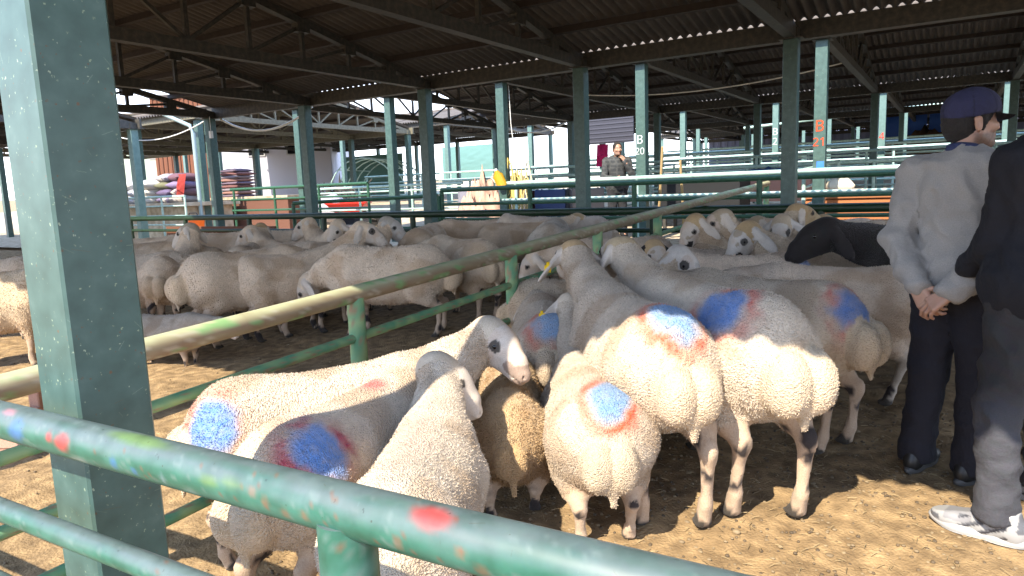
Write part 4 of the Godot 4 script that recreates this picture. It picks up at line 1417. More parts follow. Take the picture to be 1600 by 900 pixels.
func build_yard():
	for i in 4:
		sack_forms.append(sack_mesh(70 + i))
	# platforms and sacks at the left
	var t := thing("concrete_platform", "pale concrete platform carrying the white and purple sacks", "platform", Vector3(-18.0, 0, -11.4), 0.0)
	box_part(t, "slab", Vector3(0, 1.30, 0), Vector3(3.6, 0.10, 1.6), M.concrete)
	box_part(t, "support", Vector3(0, 0.78, 0), Vector3(3.3, 0.93, 1.3), M.concrete)
	for i in 9:
		var c: Color = [Color(0.82, 0.82, 0.82), Color(0.75, 0.76, 0.80), Color(0.86, 0.84, 0.80)][i % 3]
		sack(["plump white sack on the concrete platform, lowest row at its left end", "white sack on the platform beside the lowest left one", "whitish sack low on the platform next to the purple ones", "white sack second up at the platform's left end", "greyish white sack in the middle of the second row", "cream sack second up next to the purple stack", "white sack near the top of the left heap", "pale grey sack on top of the left heap", "white sack tipped over the top of the left heap"][i], Vector3(-19.35 + (i % 3) * 0.42 + 0.12 * (i / 3), 1.43 + (i / 3) * 0.21, -11.1 - 0.1 * (i % 2)), Vector3(0.62, 0.27, 0.75), 0.3 * sin(i * 2.1), c, "sacks heaped on the concrete platform")
	for i in 8:
		var c: Color = [Color(0.50, 0.45, 0.58), Color(0.66, 0.63, 0.61), Color(0.42, 0.37, 0.50), Color(0.52, 0.40, 0.43), Color(0.46, 0.46, 0.36), Color(0.54, 0.48, 0.62), Color(0.62, 0.61, 0.66), Color(0.46, 0.33, 0.38)][i]
		sack(["violet sack at the bottom of the coloured stack", "beige sack at the bottom right of the coloured stack", "dark purple sack second up in the coloured stack", "dull red sack second up beside the dark purple one", "olive sack in the middle of the coloured stack", "lilac sack in the middle right of the coloured stack", "pale grey sack near the top of the coloured stack", "maroon sack crowning the coloured stack"][i], Vector3(-17.75 + (i % 2) * 0.52, 1.43 + (i / 2) * 0.19, -11.3), Vector3(0.66, 0.24, 0.7), 0.25 * sin(i * 1.7), c, "sacks heaped on the concrete platform", Color(0.75, 0.72, 0.70, 1) if i % 3 == 0 else Color(0, 0, 0, 0))
	var rc := obj("hanging_cloth", heap_mesh(0.32, 0.10, 0.6, 5), cloth_mat(Color(0.62, 0.20, 0.17)))
	rc.transform = Transform3D(Basis(Vector3.RIGHT, 1.35), Vector3(-16.85, 1.78, -10.95))
	tag(rc, "red cloth hanging beside the coloured sack stack", "cloth")
	var cone := thing("bucket", "orange plastic bucket on the ground behind the tall pale railing", "bucket", Vector3(-15.6, gy(-10.4) + 0.02, -10.4))
	var m := MB.new()
	m.tube([Vector3(0, 0, 0), Vector3(0, 0.62, 0), Vector3(0, 0.64, 0)], [0.17, 0.23, 0.245], 20)
	obj("tub", m.mesh(), plain(Color(0.92, 0.40, 0.06), 0.4), cone)
	tube_part(cone, "handle", [Vector3(-0.23, 0.62, 0), Vector3(-0.14, 0.76, 0.03), Vector3(0.14, 0.76, 0.03), Vector3(0.23, 0.62, 0)], 0.012, M.steel)
	t = thing("low_wall", "low brown wall under the purple sack stack", "wall", Vector3(-16.2, 0, -12.6))
	box_part(t, "wall_face", Vector3(0, 0.86, 0), Vector3(3.4, 1.0, 0.5), cloth_mat(Color(0.45, 0.30, 0.24)))
	box_part(t, "coping", Vector3(0, 1.40, 0), Vector3(3.5, 0.08, 0.6), M.concrete)
	for i in 9:
		var c: Color = [Color(0.44, 0.38, 0.44), Color(0.60, 0.45, 0.41), Color(0.56, 0.52, 0.55), Color(0.50, 0.34, 0.33)][i % 4]
		sack(["bottom sack of the neat striped stack on the brown wall", "second sack up in the neat striped stack", "third sack up in the neat striped stack", "fourth sack up in the neat striped stack", "fifth sack up in the neat striped stack", "sixth sack up in the neat striped stack", "seventh sack up in the neat striped stack", "eighth sack up in the neat striped stack", "topmost sack of the neat striped stack"][i], Vector3(-16.8 + 0.03 * sin(i * 2.0), 1.47 + i * 0.085, -12.6), Vector3(0.92 - (0.12 if i == 8 else 0.0), 0.125, 0.6), 0.08 * sin(i * 3.0), c, "striped feed sacks stacked on the brown wall")
	sack("round white sack slumped by the heap of old tools", Vector3(-14.85, 1.02, -14.2), Vector3(0.8, 0.75, 0.7), 0.4, Color(0.78, 0.77, 0.82), "")
	sack("white sack standing left of the heap of old tools", Vector3(-15.75, 1.0, -13.6), Vector3(0.6, 0.7, 0.6), 0.1, Color(0.80, 0.80, 0.82), "")
	t = thing("tool_heap", "heap of dark old tools and branches behind the white sacks", "heap", Vector3(-15.5, 0, -15.2))
	obj("mound", heap_mesh(2.0, 1.1, 1.2, 8, 0.6), cloth_mat(Color(0.20, 0.18, 0.17)), t).position.y = gy(-15.2)
	for i in 22:
		var a := Vector3(rng.randf_range(-0.9, 0.9), rng.randf_range(1.1, 1.6), rng.randf_range(-0.4, 0.4))
		var d := Vector3(rng.randf_range(-1, 1), rng.randf_range(-0.1, 0.55), rng.randf_range(-0.3, 0.3)).normalized() * rng.randf_range(0.4, 0.9)
		tube_part(t, "branch", [a - d * 0.5, a + d * 0.1 + Vector3(0, 0.04, 0), a + d * 0.5], 0.018, M.steel, 6)
	# far buildings seen under and past the roofs
	far_building("white rendered building with two dark windows at the far left", Vector3(-34.5, gy(-28), -29.5), Vector3(7.0, 5.2, 6.0), Color(0.80, 0.80, 0.84), 32.2, [[-0.7, 3.0], [1.5, 3.0]])
	far_building("tall building clad in orange ribbed metal rising over the left roofs", Vector3(-42.5, gy(-28), -29.0), Vector3(3.6, 6.7, 4.0), Color(0.52, 0.33, 0.24), 32.2, [], 0.28)
	far_building("long pale green building behind the orange one", Vector3(-51.0, gy(-28), -29.5), Vector3(14.0, 6.2, 5.0), Color(0.70, 0.76, 0.70), 32.2, [[-3, 3.6], [0, 3.6], [3, 3.6]])
	far_building("pale bluish wall of ribbed panels closing the far end of the market", Vector3(7.0, gy(-50), -51.9), Vector3(44.0, 3.2, 1.5), Color(0.60, 0.63, 0.76), 0.0, [], 0.5)
	# polytunnel hoops
	t = thing("hoop_frame", "white hoop frame of a small polytunnel beside the third shed", "greenhouse frame", Vector3(-22.5, 0, -23.5), deg_to_rad(20))
	for k in 5:
		var pts := []
		for i in 15:
			var a := PI * i / 14
			pts.append(Vector3(cos(a) * 1.7, gy(-23.5) + 0.3 + sin(a) * 1.75, -k * 0.9))
		tube_part(t, "hoop", pts, 0.03, M.rail_white)
	for q in [0.25, 0.5, 0.75]:
		tube_part(t, "tie_bar", [Vector3(cos(PI * q) * 1.7, gy(-23.5) + 0.33 + sin(PI * q) * 1.75, 0), Vector3(cos(PI * q) * 1.7, gy(-23.5) + 0.33 + sin(PI * q) * 1.75, -3.6)], 0.02, M.rail_white)
	var net := obj("shade_net", heap_mesh(4.5, 0.06, 2.2, 12), cloth_mat(Color(0.34, 0.50, 0.46)))
	net.transform = Transform3D(Basis(Vector3.RIGHT, PI / 2), Vector3(-27.5, 2.4, -29.5))
	tag(net, "green shade net stretched behind the hoop frame", "net")
	net = obj("shade_net", heap_mesh(4.2, 0.06, 1.9, 13), cloth_mat(Color(0.44, 0.60, 0.58)))
	net.transform = Transform3D(Basis(Vector3.RIGHT, PI / 2), Vector3(-23.9, 3.0, -34.0))
	tag(net, "teal net hung between far posts right of the hoop frame", "net")
	# grey ribbed panel
	t = thing("ribbed_panel", "dark grey ribbed metal panel hanging under the third shed's roof", "panel", Vector3(-9.72, 2.72, -21.4), 0.0)
	box_part(t, "sheet", Vector3(0, 0.42, 0), Vector3(2.1, 0.84, 0.05), plain(Color(0.20, 0.20, 0.24), 0.5))
	for i in 6:
		box_part(t, "rib", Vector3(0, 0.07 + i * 0.14, 0.032), Vector3(2.1, 0.05, 0.02), plain(Color(0.25, 0.25, 0.29), 0.5))
	for s: float in [-1.0, 1.0]:
		box_part(t, "hanger", Vector3(s * 0.9, 1.05, 0), Vector3(0.04, 0.46, 0.04), M.steel)
	var pk := obj("hanging_cloth", heap_mesh(0.28, 0.12, 0.5, 21), cloth_mat(Color(0.80, 0.12, 0.42)))
	pk.transform = Transform3D(Basis(Vector3.RIGHT, 1.45), Vector3(-6.72, 2.05, -14.7))
	tag(pk, "bright pink cloth hanging left of the far man", "cloth")
	# wheelbarrow
	t = thing("wheelbarrow", "red wheelbarrow parked on the pale ground beyond the back rail", "wheelbarrow", Vector3(-14.0, gy(-14) + 0.02, -14.0), 0.5)
	m = MB.new()
	var rim := []
	for q in [[0.34, 0.20, 0.42], [0.55, 0.34, 0.66]]:
		rim.append([Vector3(-q[0], q[2], -q[1]), Vector3(q[0], q[2], -q[1]), Vector3(q[0], q[2], q[1]), Vector3(-q[0], q[2], q[1])])
	for i in 4:
		var a: Vector3 = rim[0][i]
		var b: Vector3 = rim[0][(i + 1) % 4]
		var c: Vector3 = rim[1][(i + 1) % 4]
		var d: Vector3 = rim[1][i]
		m.quad(a, b, c, d, (b - a).cross(d - a).normalized())
		m.bar(d, c, 0.03, 0.03)
	m.quad(rim[0][0], rim[0][1], rim[0][2], rim[0][3], Vector3.UP)
	obj("tray", m.mesh(), plain(Color(0.80, 0.13, 0.06), 0.45), t)
	m = MB.new()
	m.tube([Vector3(0.75, 0.18, -0.05), Vector3(0.75, 0.18, 0.05)], [0.18, 0.18], 20)
	obj("wheel", m.mesh(), plain(Color(0.03, 0.03, 0.03), 0.8), t)
	for s: float in [-1.0, 1.0]:
		tube_part(t, "handle", [Vector3(0.75, 0.18, s * 0.08), Vector3(0.2, 0.38, s * 0.22), Vector3(-0.95, 0.55, s * 0.30)], 0.018, M.steel)
		tube_part(t, "leg", [Vector3(-0.25, 0.42, s * 0.24), Vector3(-0.35, 0.0, s * 0.26)], 0.016, M.steel)
	# things along the walkway behind the back rail
	var hp := obj("tarpaulin", heap_mesh(1.5, 1.15, 1.2, 31, 0.5, 36), cloth_mat(Color(0.80, 0.66, 0.58)))
	hp.position = Vector3(-8.1, gy(-11.7), -11.9)
	tag(hp, "crumpled pinkish white tarpaulin heaped behind the back rail", "tarpaulin")
	for i in 3:
		t = thing("drum", ["grey plastic drum behind the crumpled tarpaulin, leftmost of three", "grey plastic drum in the middle behind the crumpled tarpaulin", "grey plastic drum behind the tarpaulin nearest the yellow jug"][i], "drum", Vector3(-9.15 + i * 0.62, gy(-12.8), -12.9), 0.0, "grey drums behind the tarpaulin")
		m = MB.new()
		m.tube([Vector3(0, 0, 0), Vector3(0, 0.3, 0), Vector3(0, 0.31, 0), Vector3(0, 0.6, 0), Vector3(0, 0.61, 0), Vector3(0, 0.98, 0)], [0.26, 0.27, 0.28, 0.28, 0.27, 0.26], 20)
		obj("barrel", m.mesh(), plain(Color(0.50, 0.50, 0.55), 0.5), t)
		m = MB.new()
		m.tube([Vector3(0, 0.98, 0), Vector3(0, 1.02, 0)], [0.275, 0.275], 20)
		obj("lid", m.mesh(), plain(Color(0.42, 0.42, 0.46), 0.5), t)
	t = thing("jug", "yellow and white plastic jug hanging on the sunlit fence", "jug", Vector3(-7.15, 1.44, -11.15), 0.4)
	m = MB.new()
	m.tube([Vector3(0, 0, 0), Vector3(0.005, 0.02, 0), Vector3(0.03, 0.22, 0), Vector3(0.04, 0.26, 0), Vector3(0.045, 0.31, 0)], [0.085, 0.10, 0.10, 0.06, 0.03], 18)
	obj("bottle", m.mesh(), plain(Color(0.78, 0.60, 0.16), 0.35), t).rotation.z = 0.5
	m = MB.new()
	m.tube([Vector3(0.04, 0.31, 0), Vector3(0.045, 0.345, 0)], [0.036, 0.036], 14)
	obj("cap", m.mesh(), plain(Color(0.9, 0.9, 0.88), 0.4), t).rotation.z = 0.5
	tube_part(t, "handle", [Vector3(-0.16, 0.24, 0), Vector3(-0.20, 0.17, 0), Vector3(-0.13, 0.07, 0)], 0.014, plain(Color(0.9, 0.88, 0.8), 0.4))
	t = thing("rope_hanks", "pale straw rope hanks tied to the fence right of the yellow jug", "rope", Vector3(-6.85, gy(-11.3), -11.32))
	for i in 14:
		var x := rng.randf_range(-0.28, 0.28)
		var y := rng.randf_range(0.9, 1.5)
		var pts := []
		for k in 7:
			var a := TAU * k / 6.0
			pts.append(Vector3(x + cos(a) * rng.randf_range(0.04, 0.10), y - 0.28 + sin(a) * rng.randf_range(0.24, 0.55), rng.randf_range(-0.05, 0.05)))
		tube_part(t, "hank", pts, 0.016, plain([Color(0.80, 0.72, 0.42), Color(0.74, 0.66, 0.46), Color(0.84, 0.80, 0.62)][i % 3], 0.95), 6)
	for i in 2:
		var a: Vector3 = [Vector3(-4.36, gy(-12) + 0.02, -11.75), Vector3(-3.87, gy(-12) + 0.02, -11.75)][i]
		var b: Vector3 = [Vector3(-4.08, 1.98, -11.3), Vector3(-3.78, 1.74, -11.3)][i]
		var o := tube_part(null, "loose", [a, a.lerp(b, 0.5) + Vector3(0.01, 0, 0), b], 0.022, cloth_mat(Color(0.80, 0.68, 0.48)))
		o.name = numbered("wooden_pole")
		tag(o, ["pale wooden pole leaning on the sunlit fence, the taller of two", "shorter pale wooden pole leaning on the sunlit fence"][i], "pole", "poles leaning on the sunlit fence")
	for i in 3:
		t = thing("crate", ["maroon plastic crate stacked behind the fence left of the far man", "blue plastic crate behind the fence beside the maroon one", "grey plastic crate behind the fence under the pink cloth"][i], "crate", Vector3(-8.6 + i * 0.85, gy(-14.2) + 0.02, -14.2), 0.3 * i, "plastic crates behind the sunlit fence")
		var c: Color = [Color(0.34, 0.10, 0.13), Color(0.16, 0.26, 0.46), Color(0.40, 0.40, 0.42)][i]
		for q in 3:
			box_part(t, "slat", Vector3(0, 0.12 + q * 0.3, 0.3), Vector3(0.7, 0.2, 0.03), plain(c, 0.5))
			box_part(t, "slat", Vector3(0, 0.12 + q * 0.3, -0.3), Vector3(0.7, 0.2, 0.03), plain(c, 0.5))
			box_part(t, "slat", Vector3(0.335, 0.12 + q * 0.3, 0), Vector3(0.03, 0.2, 0.57), plain(c, 0.5))
			box_part(t, "slat", Vector3(-0.335, 0.12 + q * 0.3, 0), Vector3(0.03, 0.2, 0.57), plain(c, 0.5))
		box_part(t, "base", Vector3(0, 0.02, 0), Vector3(0.64, 0.03, 0.56), plain(c, 0.5))
		for sx: float in [-1.0, 1.0]:
			for sz: float in [-1.0, 1.0]:
				box_part(t, "corner_post", Vector3(sx * 0.31, 0.42, sz * 0.27), Vector3(0.04, 0.84, 0.04), plain(c, 0.5))
	# feed troughs in the second shed
	for i in 2:
		t = thing("feed_trough", ["dark metal feed trough behind the two wooden poles", "feed trough covered with a blue sheet right of the poles"][i], "trough", [Vector3(-3.9, gy(-13) + 0.02, -13.0), Vector3(-3.1, gy(-14.6) + 0.02, -14.6)][i])
		var c: Color = [Color(0.05, 0.06, 0.075), Color(0.56, 0.44, 0.42)][i]
		var w: float = [1.5, 1.7][i]
		box_part(t, "side_panel", Vector3(0, 0.68, 0.36), Vector3(w, 0.5, 0.04), plain(c, 0.6))
		box_part(t, "side_panel", Vector3(0, 0.68, -0.36), Vector3(w, 0.5, 0.04), plain(c, 0.6))
		for s: float in [-1.0, 1.0]:
			box_part(t, "end_panel", Vector3(s * (w * 0.5 - 0.02), 0.68, 0), Vector3(0.04, 0.5, 0.68), plain(c, 0.6))
			for z: float in [-0.3, 0.3]:
				box_part(t, "leg", Vector3(s * (w * 0.5 - 0.1), 0.21, z), Vector3(0.06, 0.44, 0.06), M.steel)
		box_part(t, "base", Vector3(0, 0.46, 0), Vector3(w - 0.08, 0.04, 0.68), plain(c, 0.6))
		if i == 1:
			var bl := obj("plastic_sheet", heap_mesh(1.9, 0.16, 0.95, 44), cloth_mat(Color(0.32, 0.46, 0.74), 0.5))
			bl.position = Vector3(-3.1, gy(-14.6) + 0.94, -14.6)
			tag(bl, "light blue plastic sheet draped over the feed trough", "sheet")
	t = thing("board_stack", "tan wooden boards stacked behind the sunlit fence near the painted column", "boards", Vector3(-1.0, gy(-12.6) + 0.02, -12.6))
	for i in 5:
		box_part(t, "plank", Vector3(0.04 * sin(i * 2.0), 0.30 + i * 0.085, 0.02 * cos(i * 3.0)), Vector3(2.2, 0.075, 0.34), cloth_mat([Color(0.72, 0.46, 0.28), Color(0.66, 0.42, 0.26), Color(0.76, 0.52, 0.34)][i % 3]))
	for s: float in [-0.8, 0.8]:
		box_part(t, "bearer", Vector3(s, 0.13, 0), Vector3(0.1, 0.26, 0.4), M.wood)
	sack("small white sack on the boards by the painted column", Vector3(-1.55, gy(-12.6) + 0.82, -12.6), Vector3(0.42, 0.26, 0.4), 0.3, Color(0.86, 0.83, 0.74), "")
	# far hay under blue sheeting
	t = thing("hay_stack", "brown hay heaped under blue sheeting in the farthest shed", "hay", Vector3(-1.2, gy(-39), -39.0))
	obj("hay", heap_mesh(5.0, 1.9, 2.0, 52, 0.2), cloth_mat(Color(0.42, 0.32, 0.22)), t)
	for i in 2:
		var bs := obj("blue_sheet", heap_mesh(2.3, 0.05, 1.3, 53 + i), cloth_mat(Color(0.14, 0.36, 0.72), 0.5))
		bs.transform = Transform3D(Basis(Vector3.RIGHT, PI / 2), Vector3(-2.3 + i * 2.4, gy(-39) + 2.1, -39.9))
		tag(bs, ["bright blue sheeting hung over the far hay, left panel", "bright blue sheeting hung over the far hay, right panel"][i], "sheet", "blue sheeting over the far hay")
	var wb := tube_part(null, "loose", [Vector3(-7.5, 3.52, -30.6), Vector3(1.5, 3.95, -30.6)], 0.06, M.rail_white)
	wb.name = numbered("water_pipe")
	tag(wb, "long white pipe slung under the far roof", "pipe")
	# hanging cables and hoses
	var cw := plain(Color(0.86, 0.86, 0.84), 0.5)
	for q in [["thick white hose sagging between two columns under the open gable", Vector3(-12.6, 3.0, -9.2), Vector3(-9.95, 3.0, -9.2), 0.32, 0.022], ["white cable sagging left of the open gable", Vector3(-17.2, 3.0, -9.6), Vector3(-12.75, 3.12, -9.2), 0.28, 0.012], ["white cable sagging under the second shed's gable", Vector3(-12.6, 3.45, -19.7), Vector3(-9.9, 3.5, -19.7), 0.35, 0.025], ["grey cable slung along the second shed's trusses", Vector3(-7.2, 3.42, -14.5), Vector3(-1.7, 3.46, -14.5), 0.22, 0.014]]:
		var pts := []
		for i in 15:
			var u := i / 14.0
			var p: Vector3 = q[1].lerp(q[2], u)
			p.y -= q[3] * 4.0 * u * (1.0 - u)
			pts.append(p)
		var o := tube_part(null, "loose", pts, q[4], cw, 6)
		o.name = numbered("hanging_cable")
		tag(o, q[0], "cable", "cables slung between the sheds")
	var vc := tube_part(null, "loose", [Vector3(-7.12, 3.3, -11.45), Vector3(-7.08, 2.6, -11.42), Vector3(-6.97, 1.6, -11.42)], 0.008, cw, 6)
	vc.name = numbered("drop_cord")
	tag(vc, "thin white cord dropping down beside the second shed's column", "cord")
	t = thing("lamp", "small white lamp hanging on a chain at the shed's corner column", "lamp", Vector3(-12.50, 2.60, -9.0))
	box_part(t, "housing", Vector3(0, 0.07, 0.12), Vector3(0.06, 0.14, 0.06), cw)
	tube_part(t, "hook", [Vector3(0, 0.14, 0.12), Vector3(0, 0.42, 0.12)], 0.006, cw, 6)
	t = thing("drain_pipe", "pale drain pipe bending down the corner column of the pale-trussed shed", "pipe", Vector3(-16.2, 0, -11.15))
	tube_part(t, "pipe", [Vector3(-0.9, 3.6, 0.35), Vector3(-0.1, 3.25, 0.15), Vector3(-0.04, 3.05, 0.12), Vector3(-0.04, gy(-11), 0.12)], 0.05, cloth_mat(Color(0.62, 0.70, 0.70), 0.5))
	# wooden feeder in the left pen
	t = thing("wooden_feeder", "pale pinkish wooden feeder rack at the left end of the dividing fence", "feeder", Vector3(-4.62, 0, -1.72), deg_to_rad(32.2))
	for q in [[0.40, 0.0], [0.22, 0.02], [0.06, 0.04]]:
		box_part(t, "plank", Vector3(-0.5, q[0], q[1]), Vector3(1.5, 0.07, 0.035), cloth_mat(Color(0.78, 0.60, 0.52)))
	for x: float in [-1.2, -0.35, 0.2]:
		box_part(t, "upright", Vector3(x, 0.22, -0.03), Vector3(0.06, 0.46, 0.04), cloth_mat(Color(0.72, 0.55, 0.47)))
	box_part(t, "base", Vector3(-0.5, 0.02, -0.2), Vector3(1.5, 0.04, 0.5), cloth_mat(Color(0.70, 0.54, 0.46)))
	box_part(t, "brace", Vector3(0.24, 0.22, -0.18), Vector3(0.05, 0.06, 0.42), cloth_mat(Color(0.74, 0.57, 0.5)), 0.004, Basis(Vector3.RIGHT, 0.7))
	# brown board at the back rail
	t = thing("kick_board", "long brown board fixed low on the back rail, left part", "board", Vector3(-12.2, 0, -8.62))
	box_part(t, "plank", Vector3(0, 0.74, 0), Vector3(3.4, 0.26, 0.04), cloth_mat(Color(0.44, 0.28, 0.20)))
	box_part(t, "plank", Vector3(0, 0.46, 0), Vector3(3.4, 0.26, 0.04), cloth_mat(Color(0.40, 0.26, 0.19)))
	# painted numbers on the columns of the second and third sheds
	var cols := []
	for c in get_node("market_shed_001").get_children():
		if c.name.begins_with("column"):
			cols.append(c)
	for c: Node3D in cols:
		var gx := c.position.x - 1.67 + BAY * 5
		if absf(c.position.z) < 0.1 and absf(gx + 1.67) < 0.1:
			lettering(c, "B", Vector3(0, 2.13, 0.0855), 0.16, Color(0.85, 0.27, 0.08))
			lettering(c, "21", Vector3(0, 1.90, 0.0855), 0.12, Color(0.85, 0.27, 0.08))
			var st := obj("paint_patch", heap_mesh(0.10, 0.004, 0.12, 3), plain(Color(0.20, 0.45, 0.80), 0.7), c)
			st.transform = Transform3D(Basis(Vector3.RIGHT, PI / 2), Vector3(0.02, 1.56, 0.083))
		if absf(c.position.z) < 0.1 and absf(gx + 4.43) < 0.1:
			lettering(c, "B", Vector3(-0.01, 2.12, 0.0855), 0.14, Color(0.74, 0.76, 0.77))
			lettering(c, "20", Vector3(-0.01, 1.93, 0.0855), 0.11, Color(0.74, 0.76, 0.77))
	for c in get_node("market_shed_002").get_children():
		if c.name.begins_with("column") and absf(c.position.z) < 0.1:
			var gx: float = c.position.x - 1.67 + BAY * 7
			if absf(gx + 1.67) < 0.1:
				lettering(c, "4", Vector3(0, 2.42, 0.0855), 0.18, Color(0.85, 0.20, 0.14))
			if absf(gx + 4.43) < 0.1:
				lettering(c, "B", Vector3(0, 2.74, 0.0855), 0.20, Color(0.76, 0.78, 0.80))
				lettering(c, "2", Vector3(0, 2.46, 0.0855), 0.20, Color(0.76, 0.78, 0.80))

func far_building(label: String, at: Vector3, size: Vector3, c: Color, turn: float, wins: Array, ribs := 0.0):
	var t := thing("building", label, "building", at, deg_to_rad(turn))
	box_part(t, "wall", Vector3(0, size.y * 0.5, 0), size, cloth_mat(c), 0.02)
	box_part(t, "roof", Vector3(0, size.y + 0.06, 0), Vector3(size.x + 0.4, 0.12, size.z + 0.4), M.sheet, 0.02)
	if ribs > 0.0:
		var n := int(size.x / ribs)
		var m := MB.new()
		for i in n:
			m.box(Vector3(-size.x * 0.5 + (i + 0.5) * ribs, size.y * 0.5, size.z * 0.5 + 0.03), Vector3(ribs * 0.45, size.y - 0.1, 0.06))
		var o := obj("rib_cladding", m.mesh(), cloth_mat(c.darkened(0.12)), t)
		o.set_meta("kind", "stuff")
	for w in wins:
		var f := box_part(t, "window", Vector3(w[0], w[1], size.z * 0.5 + 0.02), Vector3(1.0, 0.9, 0.08), cloth_mat(Color(0.7, 0.7, 0.7)))
		box_part(f, "pane", Vector3(0, 0, 0.05), Vector3(0.84, 0.74, 0.02), plain(Color(0.06, 0.07, 0.09), 0.1))

# ------------------------------------------------------------------ people
func field_mesh(f: Field, mat: Material, colour: Callable, fold := 0.0, sd := 1, fy := 9.0) -> ArrayMesh:
	var nz := FastNoiseLite.new()
	nz.seed = sd
	nz.frequency = 1.0
	nz.noise_type = FastNoiseLite.TYPE_SIMPLEX_SMOOTH
	nz.fractal_type = FastNoiseLite.FRACTAL_RIDGED
	nz.fractal_octaves = 2
	var C := PackedColorArray()
	C.resize(f.V.size())
	for i in f.V.size():
		C[i] = colour.call(f.V[i], f.I[i], f.N[i])
		if fold > 0.0:
			var p := f.V[i]
			f.V[i] = p + f.N[i] * nz.get_noise_3d(p.x * 5.0 + p.y * 3.0, p.y * fy - p.x * 3.0, p.z * 5.0 + p.y * 1.5) * fold
	var am := ArrayMesh.new()
	surf(am, f.V, f.N, C, f.F, mat)
	if fold > 0.0:
		var st := SurfaceTool.new()
		st.create_from(am, 0)
		st.generate_normals()
		am = st.commit()
		am.surface_set_material(0, mat)
	return am

func cut_field(f: Field, n: Vector3, p: Vector3):
	for z in f.nz:
		for y in f.ny:
			var i := (z * f.ny + y) * f.nx
			for x in f.nx:
				var e := (f.o + Vector3(x, y, z) * f.cs - p).dot(n)
				if e > f.d[i]:
					f.d[i] = e
				i += 1

func hand_into(g: Field, w: Vector3, dir: Vector3, back: Vector3, thumb_side: float, curl: float, s := 1.0):
	# dir = from wrist to knuckles, back = out of the back of the hand
	var across := dir.cross(back).normalized() * thumb_side
	var bk := across.cross(dir).normalized()
	if bk.dot(back) < 0.0:
		bk = -bk
	g.cap(w - dir * 0.05, w, 0.026 * s, 0.025 * s, 0.01, 0)
	for k in 4:
		var off := (k - 1.5) * 0.020 * s
		g.cap(w + across * off * 0.6 + dir * 0.01, w + across * off + dir * 0.082 * s, 0.016 * s, 0.0125 * s, 0.012, 0)
	for k in 4:
		var off := (1.5 - k) * 0.021 * s
		var L: float = [0.040, 0.046, 0.043, 0.033][k] * s
		var p := w + across * off + dir * (0.086 - 0.006 * absf(k - 1.2)) * s
		var a := curl * (0.45 + 0.06 * k)
		for j in 3:
			var d := (dir * cos(a) - bk * sin(a)).normalized()
			var q: Vector3 = p + d * L * [1.0, 0.7, 0.55][j]
			g.cap(p, q, [0.0095, 0.0088, 0.008][j] * s, [0.0088, 0.008, 0.0068][j] * s, 0.003, 1 if j == 2 else 0)
			p = q
			a += curl * 0.75
	var tp := w + across * 0.026 * s + dir * 0.022 * s - bk * 0.008
	var td := (across * 0.75 + dir * 0.6 - bk * 0.35).normalized()
	var t2 := tp + td * 0.042 * s
	g.cap(tp, t2, 0.0155 * s, 0.011 * s, 0.01, 0)
	g.cap(t2, t2 + (td + dir * 0.5 - bk * 0.3).normalized() * 0.034 * s, 0.0105 * s, 0.008 * s, 0.004, 1)

# head with face: centre c, facing fw, up
func head_into(g: Field, c: Vector3, B: Basis, s := 1.0):
	var T := Transform3D(B * s, c)    # x = forward, y = up, z = to the person's right
	g.ell(T * Vector3(-0.012, 0.030, 0), Vector3(0.098, 0.092, 0.076) * s, B, 0.02, 0)
	g.ell(T * Vector3(0.028, -0.020, 0), Vector3(0.068, 0.085, 0.060) * s, B, 0.03, 0)
	g.cap(T * Vector3(0.05, -0.082, -0.022), T * Vector3(0.05, -0.082, 0.022), 0.030 * s, 0.030 * s, 0.025, 1)
	g.ell(T * Vector3(0.085, -0.088, 0), Vector3(0.020, 0.018, 0.022) * s, B, 0.015, 1)
	for z: float in [-1.0, 1.0]:
		g.cap(T * Vector3(-0.005, -0.055, z * 0.052), T * Vector3(0.055, -0.088, z * 0.026), 0.022 * s, 0.02 * s, 0.025, 1)
		g.ell(T * Vector3(0.070, -0.018, z * 0.038), Vector3(0.024, 0.02, 0.022) * s, B, 0.02, 0)
		g.cap(T * Vector3(0.088, 0.006, z * 0.030), T * Vector3(0.086, 0.006, z * 0.034), 0.010 * s, 0.010 * s, 0.01, 0, true)
		g.cap(T * Vector3(0.083, 0.026, z * 0.014), T * Vector3(0.070, 0.024, z * 0.052), 0.010 * s, 0.008 * s, 0.01, 2)
		# ear
		var eb := Basis(B.y, 0.15) * B
		g.ell(T * Vector3(-0.022, -0.008, z * 0.080), Vector3(0.019, 0.033, 0.009) * s, eb, 0.006, 0)
		g.ell(T * Vector3(-0.026, 0.012, z * 0.083), Vector3(0.020, 0.016, 0.008) * s, eb, 0.005, 0)
		g.cap(T * Vector3(-0.018, -0.004, z * 0.092), T * Vector3(-0.021, 0.008, z * 0.092), 0.008 * s, 0.007 * s, 0.005, 0, true)
	g.cap(T * Vector3(0.088, 0.022, 0), T * Vector3(0.112, -0.024, 0), 0.010 * s, 0.014 * s, 0.012, 0)
	for z: float in [-1.0, 1.0]:
		g.cap(T * Vector3(0.098, -0.027, z * 0.012), T * Vector3(0.102, -0.027, z * 0.011), 0.009 * s, 0.008 * s, 0.006, 0)
	g.cap(T * Vector3(0.092, -0.052, -0.016), T * Vector3(0.092, -0.052, 0.016), 0.008 * s, 0.008 * s, 0.006, 3)
	g.cap(T * Vector3(0.090, -0.063, -0.013), T * Vector3(0.090, -0.063, 0.013), 0.008 * s, 0.008 * s, 0.006, 3)
	g.cap(T * Vector3(0.104, -0.0575, -0.02), T * Vector3(0.104, -0.0575, 0.02), 0.003 * s, 0.003 * s, 0.003, 3, true)

